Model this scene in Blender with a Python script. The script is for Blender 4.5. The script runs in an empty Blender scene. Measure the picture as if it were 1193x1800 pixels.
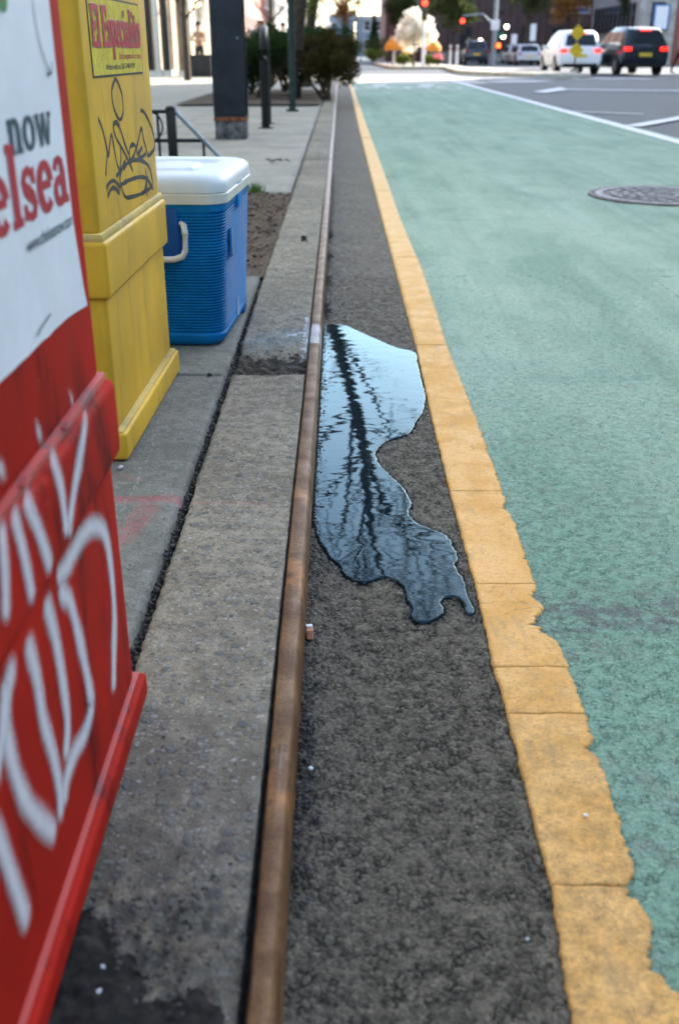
import bpy, bmesh, math, random
import numpy as np
from mathutils import Vector, Matrix, noise as mnoise
R = math.radians
rnd = random.Random(7)
sc = bpy.context.scene
col = sc.collection

# ---------------------------------------------------------------- camera, sky, sun, exposure
CAM_H = 0.85; PITCH = 24.78; FPX = 1750.0; CX = 597.5; CY = 900.0
cam = bpy.data.objects.new('camera', bpy.data.cameras.new('camera')); col.objects.link(cam)
cam.location = (0, 0, CAM_H); cam.rotation_euler = (R(90 - PITCH), 0, 0)
cam.data.sensor_fit = 'VERTICAL'; cam.data.sensor_height = 36; cam.data.lens = 35
cam.data.clip_start = 0.05; cam.data.clip_end = 2000
cam.data.dof.use_dof = True; cam.data.dof.focus_distance = 1.9; cam.data.dof.aperture_fstop = 4.8
sc.camera = cam
SUN_EL = 21; SUN_AZ = 45          # azimuth clockwise from +Y (ahead and to the right)
w = bpy.data.worlds.new('World'); sc.world = w; w.use_nodes = True
wn = w.node_tree; wn.nodes.clear()
sky = wn.nodes.new('ShaderNodeTexSky'); sky.sky_type = 'NISHITA'; sky.sun_disc = False
sky.sun_elevation = R(SUN_EL); sky.sun_rotation = R(SUN_AZ); sky.dust_density = 1.3; sky.air_density = 0.95; sky.ozone_density = 0.7
bg = wn.nodes.new('ShaderNodeBackground'); bg.inputs[1].default_value = 0.15
wo = wn.nodes.new('ShaderNodeOutputWorld')
wn.links.new(sky.outputs[0], bg.inputs[0]); wn.links.new(bg.outputs[0], wo.inputs[0])
sl = bpy.data.lights.new('sun', 'SUN'); sl.energy = 4.8; sl.angle = R(0.5); sl.color = (1, .93, .82)
so = bpy.data.objects.new('sun', sl); col.objects.link(so); so.location = (20, 20, 60)
sd = Vector((math.sin(R(SUN_AZ)) * math.cos(R(SUN_EL)), math.cos(R(SUN_AZ)) * math.cos(R(SUN_EL)), math.sin(R(SUN_EL))))
so.rotation_euler = sd.to_track_quat('Z', 'Y').to_euler()
sc.view_settings.view_transform = 'Standard'; sc.view_settings.look = 'None'
sc.view_settings.exposure = 2.6; sc.view_settings.gamma = 1
sc.render.engine = 'CYCLES'

# ---------------------------------------------------------------- survey: photo pixel -> place in the world
def phi(v): return R(PITCH) + math.atan((v - CY) / FPX)
def ground(u, v, z=0.0):
    Y = (CAM_H - z) / math.tan(phi(v))
    zc = Y * math.cos(R(PITCH)) + (CAM_H - z) * math.sin(R(PITCH))
    return ((u - CX) / FPX * zc, Y)
def at(u, v, Y):
    d = Y * math.tan(phi(v)); zc = Y * math.cos(R(PITCH)) + d * math.sin(R(PITCH))
    return Vector(((u - CX) / FPX * zc, Y, CAM_H - d))
def on_side(u, v, X):
    zc = X * FPX / (u - CX); t = math.tan(phi(v))
    Y = zc / (math.cos(R(PITCH)) + t * math.sin(R(PITCH)))
    return (Y, CAM_H - Y * t)

# ---------------------------------------------------------------- object helpers
def tag(o, label=None, cat=None, group=None, kind=None):
    if label: o['label'] = label
    if cat: o['category'] = cat
    if group: o['group'] = group
    if kind: o['kind'] = kind
    return o
def empty(name, loc=(0, 0, 0), rz=0.0, **k):
    o = bpy.data.objects.new(name, None); col.objects.link(o)
    o.location = loc; o.rotation_euler = (0, 0, rz); o.empty_display_size = .1
    return tag(o, **k)
def link(name, me, parent=None, **k):
    o = bpy.data.objects.new(name, me); col.objects.link(o)
    if parent is not None: o.parent = parent
    return tag(o, **k)
def copy_tree(o, parent=None):
    c = o.copy(); col.objects.link(c); c.parent = parent
    for ch in list(o.children): copy_tree(ch, c)
    return c
class MB:
    def __init__(s): s.v = []; s.f = []; s.uv = {}
    def add(s, vs, fs):
        b = len(s.v); s.v += [tuple(p) for p in vs]; s.f += [tuple(i + b for i in f) for f in fs]; return b
    def box(s, x0, x1, y0, y1, z0, z1):
        s.add([(x0,y0,z0),(x1,y0,z0),(x1,y1,z0),(x0,y1,z0),(x0,y0,z1),(x1,y0,z1),(x1,y1,z1),(x0,y1,z1)],
              [(0,3,2,1),(4,5,6,7),(0,1,5,4),(1,2,6,5),(2,3,7,6),(3,0,4,7)]); return s
    def tube(s, pts, rads, n=8, cap=True):
        pts = [Vector(p) for p in pts]; rings = []
        if not hasattr(rads, '__len__'): rads = [rads] * len(pts)
        for i, p in enumerate(pts):
            d = (pts[min(i+1, len(pts)-1)] - pts[max(i-1, 0)]).normalized()
            a = d.cross(Vector((0, 0, 1)))
            if a.length < .05: a = d.cross(Vector((1, 0, 0)))
            a.normalize(); b = d.cross(a)
            rings.append([p + (a * math.cos(2*math.pi*k/n) + b * math.sin(2*math.pi*k/n)) * rads[i] for k in range(n)])
        b0 = len(s.v)
        for r in rings: s.v += [tuple(q) for q in r]
        for i in range(len(rings) - 1):
            for k in range(n):
                s.f.append((b0+i*n+k, b0+i*n+(k+1) % n, b0+(i+1)*n+(k+1) % n, b0+(i+1)*n+k))
        if cap: s.f.append(tuple(b0+k for k in range(n))[::-1]); s.f.append(tuple(b0+(len(rings)-1)*n+k for k in range(n)))
        return s
    def prism(s, poly, axis, a, b):   # poly of 2D points extruded along axis from a to b
        n = len(poly)
        def P(p, t): return {'x': (t, p[0], p[1]), 'y': (p[0], t, p[1]), 'z': (p[0], p[1], t)}[axis]
        vs = [P(p, a) for p in poly] + [P(p, b) for p in poly]
        s.add(vs, [tuple(range(n))[::-1], tuple(range(n, 2*n))] + [(i, (i+1) % n, n+(i+1) % n, n+i) for i in range(n)]); return s
    def mesh(s, name, m, smooth=False, bev=0, seg=2, fix=True):
        me = bpy.data.meshes.new(name); me.from_pydata(s.v, [], s.f)
        bm = bmesh.new(); bm.from_mesh(me)
        if fix: bmesh.ops.recalc_face_normals(bm, faces=bm.faces)
        if bev:
            bmesh.ops.remove_doubles(bm, verts=bm.verts, dist=1e-5)
            es = [e for e in bm.edges if len(e.link_faces) == 2 and e.calc_face_angle(0) > .5]
            bmesh.ops.bevel(bm, geom=es, offset=bev, segments=seg, profile=.6, affect='EDGES', clamp_overlap=True)
        bm.to_mesh(me); bm.free()
        if m: me.materials.append(m)
        if smooth or bev:
            for p in me.polygons: p.use_smooth = True
            try: me.set_sharp_from_angle(angle=R(38))
            except Exception: pass
        return me
    def build(s, name, m, parent=None, smooth=False, bev=0, seg=2, fix=True, **k):
        return link(name, s.mesh(name, m, smooth, bev, seg, fix), parent, **k)
def np_mesh(name, V, F, m):
    me = bpy.data.meshes.new(name); V = np.asarray(V, dtype=np.float32); F = np.asarray(F, dtype=np.int32)
    me.vertices.add(len(V)); me.vertices.foreach_set('co', V.ravel())
    me.loops.add(F.size); me.loops.foreach_set('vertex_index', F.ravel())
    me.polygons.add(len(F)); me.polygons.foreach_set('loop_start', np.arange(0, F.size, F.shape[1], dtype=np.int32))
    me.update(calc_edges=True); me.validate()
    if m: me.materials.append(m)
    return me
def smooth(me):
    me.polygons.foreach_set('use_smooth', [True] * len(me.polygons)); return me
def steps(a, b, first, growth=0.0):
    out = [a]
    while out[-1] < b: out.append(out[-1] + first * (1 + growth * (out[-1] - a)))
    out[-1] = b; return out
def fbm(x, y, s, o=3):
    return mnoise.fractal(Vector((x * s, y * s, 3.7)), 1.0, 2.0, o)

# ---------------------------------------------------------------- material helpers
class NT:
    def __init__(s, name, disp=False):
        s.m = bpy.data.materials.new(name); s.m.use_nodes = True; s.t = s.m.node_tree; s.t.nodes.clear()
        s.out = s.n('OutputMaterial')
        if disp: s.m.displacement_method = 'BOTH'
        g = s.n('NewGeometry'); s.pos = g.outputs['Position']
        s.obj = s.n('TexCoord').outputs['Object']
    def n(s, t, **k):
        x = s.t.nodes.new('ShaderNode' + t)
        for a, b in k.items(): setattr(x, a, b)
        return x
    def put(s, sock, v):
        if v is None: return
        if isinstance(v, bpy.types.NodeSocket): s.t.links.new(v, sock)
        else:
            if isinstance(v, (tuple, list)) and len(v) == 3 and len(sock.default_value) == 4: v = (*v, 1)
            sock.default_value = v
    def noise(s, scale, detail=4, rough=.55, vec=None, dist=0, col=False):
        x = s.n('TexNoise'); s.put(x.inputs['Vector'], vec or s.obj); x.inputs['Scale'].default_value = scale
        x.inputs['Detail'].default_value = detail; x.inputs['Roughness'].default_value = rough
        x.inputs['Distortion'].default_value = dist
        return x.outputs['Color' if col else 'Fac']
    def vor(s, scale, feature='F1', vec=None, out='Distance', rnd=1):
        x = s.n('TexVoronoi', feature=feature); s.put(x.inputs['Vector'], vec or s.obj)
        x.inputs['Scale'].default_value = scale; x.inputs['Randomness'].default_value = rnd
        return x.outputs[out]
    def math(s, op, a, b=None, c=None, clamp=False):
        x = s.n('Math', operation=op, use_clamp=clamp); s.put(x.inputs[0], a); s.put(x.inputs[1], b); s.put(x.inputs[2], c)
        return x.outputs[0]
    def vm(s, op, a, b=None, scale=None):
        x = s.n('VectorMath', operation=op); s.put(x.inputs[0], a); s.put(x.inputs[1], b)
        if scale is not None: s.put(x.inputs['Scale'], scale)
        return x.outputs['Value' if op in ('LENGTH', 'DOT_PRODUCT', 'DISTANCE') else 'Vector']
    def ramp(s, f, lo, hi, a=0.0, b=1.0):
        x = s.n('MapRange'); x.clamp = True; x.interpolation_type = 'SMOOTHSTEP'; s.put(x.inputs[0], f)
        for i, q in enumerate((lo, hi, a, b)): x.inputs[i+1].default_value = q
        return x.outputs[0]
    def mix(s, f, a, b):
        x = s.n('Mix', data_type='RGBA'); s.put(x.inputs[0], f); s.put(x.inputs[6], a); s.put(x.inputs[7], b); return x.outputs[2]
    def warp(s, vec, scale, amt):
        c = s.noise(scale, 3, .5, vec, col=True)
        return s.vm('ADD', vec, s.vm('SCALE', s.vm('SUBTRACT', c, (.5, .5, .5)), scale=amt))
    def scl(s, vec, v): return s.vm('MULTIPLY', vec, v)
    def sep(s, vec):
        x = s.n('SeparateXYZ'); s.put(x.inputs[0], vec); return x.outputs
    def seg(s, p0, p1, w0, w1, vec):   # soft mask round a line segment in the ground plane
        flat = s.scl(vec, (1, 1, 0)); a = Vector((*p0, 0)); b = Vector((*p1, 0)); ab = b - a
        ap = s.vm('SUBTRACT', flat, tuple(a))
        h = s.math('DIVIDE', s.vm('DOT_PRODUCT', ap, tuple(ab)), ab.length_squared, clamp=True)
        d = s.vm('LENGTH', s.vm('SUBTRACT', ap, s.vm('SCALE', tuple(ab), scale=h)))
        return s.ramp(d, w0, w1, 1, 0)
    def bsdf(s, colr, rough=.6, metal=0, bump=None, bs=.5, bd=.01, spec=.5, emit=None, es=0, disp=None, dscale=1, sub=0):
        p = s.n('BsdfPrincipled'); s.put(p.inputs['Base Color'], colr); s.put(p.inputs['Roughness'], rough)
        s.put(p.inputs['Metallic'], metal); s.put(p.inputs['Specular IOR Level'], spec)
        if emit: s.put(p.inputs['Emission Color'], emit); p.inputs['Emission Strength'].default_value = es
        if bump is not None:
            b = s.n('Bump'); b.inputs['Strength'].default_value = bs; b.inputs['Distance'].default_value = bd
            s.put(b.inputs['Height'], bump); s.t.links.new(b.outputs[0], p.inputs['Normal'])
        s.t.links.new(p.outputs[0], s.out.inputs[0]); s.p = p
        if disp is not None:
            d = s.n('Displacement'); d.inputs['Midlevel'].default_value = 0; d.inputs['Scale'].default_value = dscale
            s.put(d.inputs['Height'], disp); s.t.links.new(d.outputs[0], s.out.inputs['Displacement'])
        return s.m
def mat(name, c, rough=.6, metal=0, var=.15, scale=8, bs=.15, bd=.004, spec=.22):
    n = NT(name); f = n.noise(scale, 5); g = n.noise(scale * 9, 3)
    k = n.math('ADD', n.math('MULTIPLY', f, .7), n.math('MULTIPLY', g, .3))
    lo = tuple(q * (1 - var * 1.6) for q in c); hi = tuple(min(1, q * (1 + var * 1.6)) for q in c)
    return n.bsdf(n.mix(n.ramp(k, .3, .7), lo, hi), n.ramp(g, .2, .8, rough * .85, min(1, rough * 1.1)), metal, g, bs, bd, spec)
def lamp_mat(name, c, e):
    n = NT(name); return n.bsdf(c, .3, 0, emit=c, es=e)

# asphalt: stones pressed into binder, real relief
def asphalt(name, base, stones, height=1.0, green=False, scale=1.0):
    n = NT(name, disp=True)
    P = n.warp(n.obj, 60 * scale, .012)
    v1 = n.vor(96 * scale, 'F1', P); v2 = n.vor(200 * scale, 'F1', n.warp(n.obj, 120, .006))
    big = n.noise(3.2, 4); mid = n.noise(30, 5, .65); fine = n.noise(330, 5, .75); edge = n.vor(96 * scale, 'DISTANCE_TO_EDGE', P); msk = n.ramp(n.math('ADD', n.noise(38 * scale, 4, .6), n.math('MULTIPLY', n.noise(170, 2, .6), .35)), .62, .78)
    lump = n.ramp(v1, .10, .70, 1, 0); l2 = n.ramp(v2, .05, .6, 1, 0); pit = n.math('MULTIPLY', n.ramp(edge, .02, .16, 1, 0), msk)
    h = n.math('ADD', n.math('MULTIPLY', lump, .0030 * height), n.math('MULTIPLY', mid, .0050 * height))
    h = n.math('ADD', h, n.math('MULTIPLY', l2, .0012 * height))
    h = n.math('ADD', h, n.math('MULTIPLY', fine, .0022 * height))
    h = n.math('SUBTRACT', h, n.math('MULTIPLY', pit, .0034 * height))
    h = n.math('SUBTRACT', h, .0052 * height)
    cid = n.sep(n.vor(96 * scale, 'F1', P, 'Color'))[0]; cid2 = n.sep(n.vor(200 * scale, 'F1', n.obj, 'Color'))[1]
    if not green:
        stone = n.mix(n.ramp(cid, .15, 1.0), base, stones)
        stone = n.mix(n.ramp(cid2, .45, 1, 0, .55), stone, stones)
        c = n.mix(n.math('MULTIPLY', pit, .80), stone, (.016, .012, .008))
        c = n.mix(n.ramp(l2, .0, .45, .45, 0), c, tuple(q * .45 for q in base))
        c = n.mix(n.ramp(big, .4, .75, 0, .35), c, stones)
        c = n.mix(n.ramp(fine, .52, .70, 0, .6), c, tuple(q * 1.7 for q in stones))
        c = n.mix(n.ramp(fine, .30, .46, .5, 0), c, tuple(q * .4 for q in base))
        c = n.mix(n.ramp(n.noise(420, 2, .7), .66, .72, 0, .6), c, (.30, .30, .28))
        wa = n.n('Attribute'); wa.attribute_name = 'wet'; wet = wa.outputs['Fac']
        c = n.mix(n.math('MULTIPLY', wet, .72), c, (.012, .011, .010))
    else:
        py = n.sep(n.obj)[1]
        c = n.mix(n.ramp(cid2, .2, 1, 0, .6), base, stones)
        c = n.mix(n.math('MULTIPLY', pit, n.ramp(py, 1.0, 3.5, .62, .30)), c, (.05, .075, .062))
        bare = n.ramp(n.math('ADD', n.noise(14, 5, .65), n.math('MULTIPLY', n.math('SUBTRACT', fine, .5), .9)), .56, .70)
        c = n.mix(n.math('MULTIPLY', bare, .75), c, (.19, .185, .16))
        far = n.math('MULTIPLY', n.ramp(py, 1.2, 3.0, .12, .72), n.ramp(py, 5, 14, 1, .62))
        paling = n.noise(1.0, 5, .65, n.scl(n.warp(n.obj, 2, .4), (2.6, .8, 1)))
        c = n.mix(n.math('MULTIPLY', n.ramp(paling, .30, .66, .35, 1.0), far), c, (.43, .51, .40))  # paler tone grows with distance, easing off again far away
        trk = n.noise(1.0, 5, .6, n.scl(n.warp(n.obj, .8, .08), (5.5, .22, 1)))
        c = n.mix(n.ramp(trk, .50, .68, 0, .30), c, (.16, .215, .175))
        c = n.mix(n.ramp(trk, .30, .44, .25, 0), c, (.46, .58, .51))
        dk = n.noise(1.0, 6, .68, n.scl(n.warp(n.obj, 1.1, .25), (1.3, 2.0, 1)))
        c = n.mix(n.ramp(dk, .54, .72, 0, .42), c, (.12, .23, .19))
        c = n.mix(n.ramp(n.noise(42, 4, .7), .60, .70, 0, .45), c, (.10, .17, .14))
        band = n.seg(ground(970, 1085), ground(1500, 1060), .015, .11, n.warp(n.obj, 6, .12))
        c = n.mix(n.math('MULTIPLY', band, n.ramp(n.noise(28, 5, .75), .42, .58, 0, .8)), c, (.15, .145, .13))
        sp = n.ramp(n.vor(17, 'F1', n.warp(n.obj, 30, .02)), .04, .07, 1, 0)
        c = n.mix(n.math('MULTIPLY', sp, .7), c, (.045, .06, .05))
    rg = n.math('SUBTRACT', n.ramp(mid, .3, .8, .80, .5), n.math('MULTIPLY', wet, .25)) if not green else n.ramp(mid, .3, .8, .9, .7)
    return n.bsdf(c, rg, disp=h, spec=.16 if not green else .10)
M = {}
M['asphalt'] = asphalt('shoulder_asphalt', (.080, .067, .049), (.170, .144, .105), 1.0)
M['green'] = asphalt('green_lane_paint', (.155, .265, .19), (.245, .375, .275), .80, green=True, scale=1.25)
M['avenue'] = asphalt('avenue_asphalt', (.050, .062, .070), (.085, .098, .108), .5)

def concrete(name, c0, c1, agg=0.0, disp=.0018, stains=(), wet=False):
    n = NT(name, disp=True)
    P = n.warp(n.pos, 45, .016)
    big = n.noise(2.3, 5, .6, n.pos); mid = n.noise(30, 6, .7, n.pos); fine = n.noise(300, 4, .75, n.pos)
    v = n.vor(50, 'F1', P); cid = n.sep(n.vor(50, 'F1', P, 'Color'))
    pick = n.math('MULTIPLY', n.ramp(cid[0], .45, .5), n.ramp(v, .30, .42, 1, 0))
    v2 = n.vor(125, 'F1', P); cid2 = n.sep(n.vor(125, 'F1', P, 'Color'))
    pick2 = n.math('MULTIPLY', n.ramp(cid2[0], .25, .3), n.ramp(v2, .34, .46, 1, 0))
    c = n.mix(n.ramp(n.math('ADD', n.math('MULTIPLY', big, .45), n.math('MULTIPLY', mid, .55)), .40, .60), c0, c1)
    if agg:
        st2 = n.mix(cid2[1], (.06, .062, .055), (.50, .49, .43)); c = n.mix(n.math('MULTIPLY', pick2, agg * .75), c, st2)
        st = n.mix(cid[1], (.11, .12, .125), (.27, .26, .225)); c = n.mix(n.math('MULTIPLY', n.math('MULTIPLY', pick, n.ramp(n.noise(12, 4, .6, n.pos), .35, .6, .45, 1)), agg), c, st)
        halo = n.math('MULTIPLY', n.ramp(cid[0], .45, .5), n.math('MULTIPLY', n.ramp(v, .36, .42), n.ramp(v, .44, .54, 1, 0)))
        c = n.mix(n.math('MULTIPLY', halo, agg * .30), c, tuple(q * .35 for q in c0))
    c = n.mix(n.ramp(fine, .38, .62, .50, 0), c, tuple(q * .45 for q in c0))
    c = n.mix(n.ramp(fine, .60, .74, 0, .35), c, tuple(q * 1.5 for q in c1))
    P3 = n.warp(n.pos, 120, .012); cp_ = n.sep(n.vor(88, 'F1', P3, 'Color'))[2]
    pit = n.math('MULTIPLY', n.math('MULTIPLY', n.ramp(n.vor(88, 'F1', P3), .12, .30, 1, 0), n.ramp(cp_, .62, .70)), n.ramp(n.noise(9, 3, .5, n.pos), .38, .58, .4, 1))
    c = n.mix(n.math('MULTIPLY', pit, .75 if agg else .35), c, (.030, .026, .020))
    c = n.mix(n.ramp(n.noise(7, 6, .7, n.pos), .54, .74, 0, .5), c, tuple(q * .55 for q in c0))
    for fn in stains: c = fn(n, c)
    h = n.math('ADD', n.math('MULTIPLY', mid, disp * 1.8), n.math('MULTIPLY', pick, disp * (.55 if agg else .1)))
    h = n.math('ADD', h, n.math('MULTIPLY', pick2, disp * (.5 if agg else .1)))
    h = n.math('ADD', h, n.math('MULTIPLY', fine, disp * .55)); h = n.math('SUBTRACT', h, n.math('MULTIPLY', pit, disp * 1.1))
    h = n.math('SUBTRACT', h, disp * 1.2)
    return n.bsdf(c, n.ramp(mid, .3, .7, .95, .8), disp=h, spec=.12)
ZS = .075
def pink(n, c):
    P = n.warp(n.pos, 30, .018)
    g = lambda u, v: ground(u, v, ZS)
    m = n.seg(g(205, 877), g(318, 876), .004, .026, P)
    m2 = n.seg(g(345, 880), g(470, 884), .001, .011, P)
    m3 = n.seg(g(262, 893), g(212, 950), .004, .036, P)
    m4 = n.seg(g(205, 835), g(245, 842), .002, .022, P)
    t = n.math('ADD', m, n.math('MULTIPLY', m2, .45)); t = n.math('ADD', t, n.math('MULTIPLY', m3, .7))
    t = n.math('ADD', t, n.math('MULTIPLY', m4, .3), clamp=True)
    t = n.math('MULTIPLY', t, n.ramp(n.noise(170, 4, .7, n.pos), .38, .64, .04, .66))
    return n.mix(t, c, (.50, .075, .10))
def crackpale(n, c):
    g = lambda u, v: ground(u, v, ZS); P = n.warp(n.pos, 18, .03)
    m = n.seg(g(300, 700), g(262, 800), .0006, .0022, P); m2 = n.seg(g(262, 800), g(215, 900), .0006, .0025, P)
    return n.mix(n.math('MULTIPLY', n.math('ADD', m, m2, clamp=True), n.ramp(n.noise(60, 3, .6, n.pos), .4, .65, .05, .45)), c, (.36, .37, .37))
def neardirt_shade(n, c):  # dirt fringe plus near shade falloff, painted into the curb colour
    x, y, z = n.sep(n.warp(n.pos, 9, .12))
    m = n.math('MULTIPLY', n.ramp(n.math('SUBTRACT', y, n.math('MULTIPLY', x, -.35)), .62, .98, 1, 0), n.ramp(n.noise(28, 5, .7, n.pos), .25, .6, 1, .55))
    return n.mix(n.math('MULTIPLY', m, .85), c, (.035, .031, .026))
def holestain(n, c):
    m = n.seg((-.31, 2.64), (-.09, 2.66), .05, .13, n.warp(n.pos, 18, .09))
    return n.mix(n.math('MULTIPLY', m, .85), c, (.040, .034, .026))
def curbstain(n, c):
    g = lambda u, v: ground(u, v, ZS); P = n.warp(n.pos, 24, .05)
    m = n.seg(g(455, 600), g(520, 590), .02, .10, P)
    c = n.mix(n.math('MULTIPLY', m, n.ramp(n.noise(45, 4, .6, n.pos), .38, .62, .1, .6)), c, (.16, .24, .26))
    P2 = n.warp(n.pos, 60, .05)
    m = n.seg(g(541, 560), g(539, 640), .002, .014, P2); m2 = n.seg(g(540, 585), g(512, 592), .001, .022, P2)
    m = n.math('MULTIPLY', n.math('ADD', m, m2, clamp=True), n.ramp(n.noise(120, 4, .7, n.pos), .42, .58, 0, .9))
    return n.mix(m, c, (.62, .66, .68))
M['curb'] = concrete('curb_concrete', (.190, .162, .120), (.36, .315, .235), .9, .0026, (pink, curbstain, holestain, neardirt_shade))
M['slab'] = concrete('slab_concrete', (.160, .160, .135), (.255, .255, .215), .3, .0014, (pink, crackpale))
M['walk'] = concrete('walk_concrete', (.28, .26, .215), (.39, .36, .30), 0, .0008)
M['holedirt'] = mat('hole_dirt', (.055, .046, .035), .9, var=.5, scale=40, bs=.7)
M['blackdirt'] = mat('black_dirt', (.016, .015, .013), .9, var=.5, scale=60, bs=.7)
M['bed'] = mat('joint_dirt', (.03, .026, .021), .95, var=.35, scale=60, bs=.6)

def soil():
    n = NT('soil', disp=True); a = n.noise(9, 5, .65, n.pos); b = n.noise(60, 5, .7, n.pos)
    c = n.mix(n.ramp(b, .35, .7), (.055, .040, .030), (.17, .125, .09))
    c = n.mix(n.ramp(n.vor(45, 'F1', n.warp(n.pos, 30, .03)), .06, .16, .6, 0), c, (.30, .25, .19))
    h = n.math('ADD', n.math('MULTIPLY', a, .03), n.math('MULTIPLY', b, .012))
    return n.bsdf(c, .95, disp=n.math('SUBTRACT', h, .02), spec=.2)
M['soil'] = soil()
def yellowline():
    n = NT('yellow_thermoplastic', disp=True)
    a = n.noise(9, 5, .65, n.pos); b = n.noise(150, 4, .7, n.pos); st = n.noise(1, 5, .7, n.scl(n.warp(n.pos, 8, .03), (8, 70, 1)))
    c = n.mix(n.ramp(a, .35, .65), (.66, .335, .085), (.76, .415, .135))
    c = n.mix(n.ramp(b, .50, .72, 0, .55), c, (.40, .22, .07))
    c = n.mix(n.ramp(st, .60, .74, 0, .40), c, (.27, .20, .12))
    c = n.mix(n.ramp(n.noise(70, 5, .8, n.pos), .60, .68, 0, .65), c, (.22, .18, .13))
    py = n.sep(n.pos)[1]
    grime_dark = n.math('MULTIPLY', n.ramp(py, .75, 1.6, .75, .08), n.ramp(n.noise(44, 7, .9, n.pos), .36, .66))  # mottled brown darkening, strongest towards the near end
    c = n.mix(n.ramp(n.noise(240, 4, .8, n.pos), .54, .66, 0, .45), c, (.27, .19, .10))
    crk = n.vor(16, 'DISTANCE_TO_EDGE', n.scl(n.warp(n.pos, 14, .06), (.45, 1.5, 1)))
    c = n.mix(n.math('MULTIPLY', n.ramp(crk, .004, .022, 1, 0), n.ramp(n.noise(6, 3, .5, n.pos), .54, .62, 0, .5)), c, (.20, .14, .08))
    c = n.mix(n.ramp(n.noise(1, 5, .7, n.scl(n.warp(n.pos, 3, .1), (26, 9, 1))), .52, .68, 0, .4), c, (.36, .25, .13))
    c = n.mix(grime_dark, c, (.20, .125, .05))
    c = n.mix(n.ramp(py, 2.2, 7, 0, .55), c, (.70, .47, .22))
    c = n.mix(n.ramp(n.noise(300, 3, .8, n.warp(n.pos, 50, .01)), .61, .66, 0, .75), c, (.10, .09, .075))
    h = n.math('MULTIPLY', n.math('ADD', b, n.noise(40, 4, .6, n.pos)), .0010)
    return n.bsdf(c, n.ramp(a, .3, .7, .75, .55), disp=n.math('SUBTRACT', h, .001), spec=.12)
M['yline'] = yellowline()
def whiteline():
    n = NT('white_road_paint'); a = n.noise(14, 5, .7, n.pos)
    return n.bsdf(n.mix(n.ramp(a, .45, .66, 0, .55), (.62, .60, .60), (.24, .27, .27)), .7, bump=n.noise(120, 3), bs=.3)
M['wline'] = whiteline()
def rust():
    n = NT('rusted_steel'); L = n.scl(n.pos, (30, 3, 30)); a = n.noise(1, 5, .65, L); b = n.noise(160, 4, .7, n.pos); d = n.noise(14, 5, .6, n.pos)
    c = n.mix(n.ramp(d, .35, .65), (.105, .050, .020), (.190, .098, .038))
    c = n.mix(n.ramp(a, .54, .72, 0, .35), c, (.19, .14, .11))
    c = n.mix(n.ramp(b, .50, .64, 0, .6), c, (.065, .032, .018))
    c = n.mix(n.ramp(n.noise(300, 3, .8, n.pos), .60, .70, 0, .5), c, (.30, .17, .09))
    c = n.mix(n.ramp(n.noise(7, 4, .6, n.pos), .58, .68, 0, .55), c, (.34, .14, .045))
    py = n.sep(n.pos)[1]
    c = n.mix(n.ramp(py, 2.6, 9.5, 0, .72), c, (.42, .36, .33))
    c = n.mix(n.ramp(n.noise(1, 4, .7, n.scl(n.pos, (420, 6, 420))), .60, .70, 0, .5), c, (.30, .24, .20))
    m = n.seg(ground(552, 600, .076), ground(555, 573, .076), .01, .03, n.warp(n.pos, 40, .03))
    c = n.mix(n.math('MULTIPLY', m, .6), c, (.50, .52, .54))
    return n.bsdf(c, n.ramp(d, .3, .7, .62, .42), n.ramp(a, .4, .7, .0, .35), n.math('ADD', b, n.math('MULTIPLY', n.noise(50, 5, .75, n.pos), 1.2)), .6, .0016, .22)
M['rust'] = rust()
def water():
    n = NT('puddle_water'); P = n.pos
    f = n.n('Fresnel'); f.inputs['IOR'].default_value = 1.33
    b = n.n('Bump'); b.inputs['Strength'].default_value = 1.0; b.inputs['Distance'].default_value = 1.0
    a = n.noise(1, 1, .4, n.scl(n.warp(P, 5, .05), (15, 26, 1))); q = n.noise(1, 2, .5, n.scl(P, (75, 60, 1)))
    h = n.math('ADD', n.math('MULTIPLY', a, .00030), n.math('MULTIPLY', q, .000018))
    n.put(b.inputs['Height'], h); n.t.links.new(b.outputs[0], f.inputs['Normal'])
    g = n.n('BsdfGlossy'); g.inputs['Roughness'].default_value = .012; g.inputs['Color'].default_value = (.74, .95, .98, 1)
    n.t.links.new(b.outputs[0], g.inputs['Normal'])
    t = n.n('BsdfTransparent'); t.inputs['Color'].default_value = (.20, .27, .31, 1)
    dirt = n.n('BsdfDiffuse'); dirt.inputs['Color'].default_value = (.05, .10, .13, 1)
    m0 = n.n('MixShader'); m0.inputs[0].default_value = .13
    n.t.links.new(t.outputs[0], m0.inputs[1]); n.t.links.new(dirt.outputs[0], m0.inputs[2])
    m = n.n('MixShader'); n.t.links.new(f.outputs[0], m.inputs[0])
    n.t.links.new(m0.outputs[0], m.inputs[1]); n.t.links.new(g.outputs[0], m.inputs[2]); n.t.links.new(m.outputs[0], n.out.inputs[0])
    return n.m
M['water'] = water()
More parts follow.
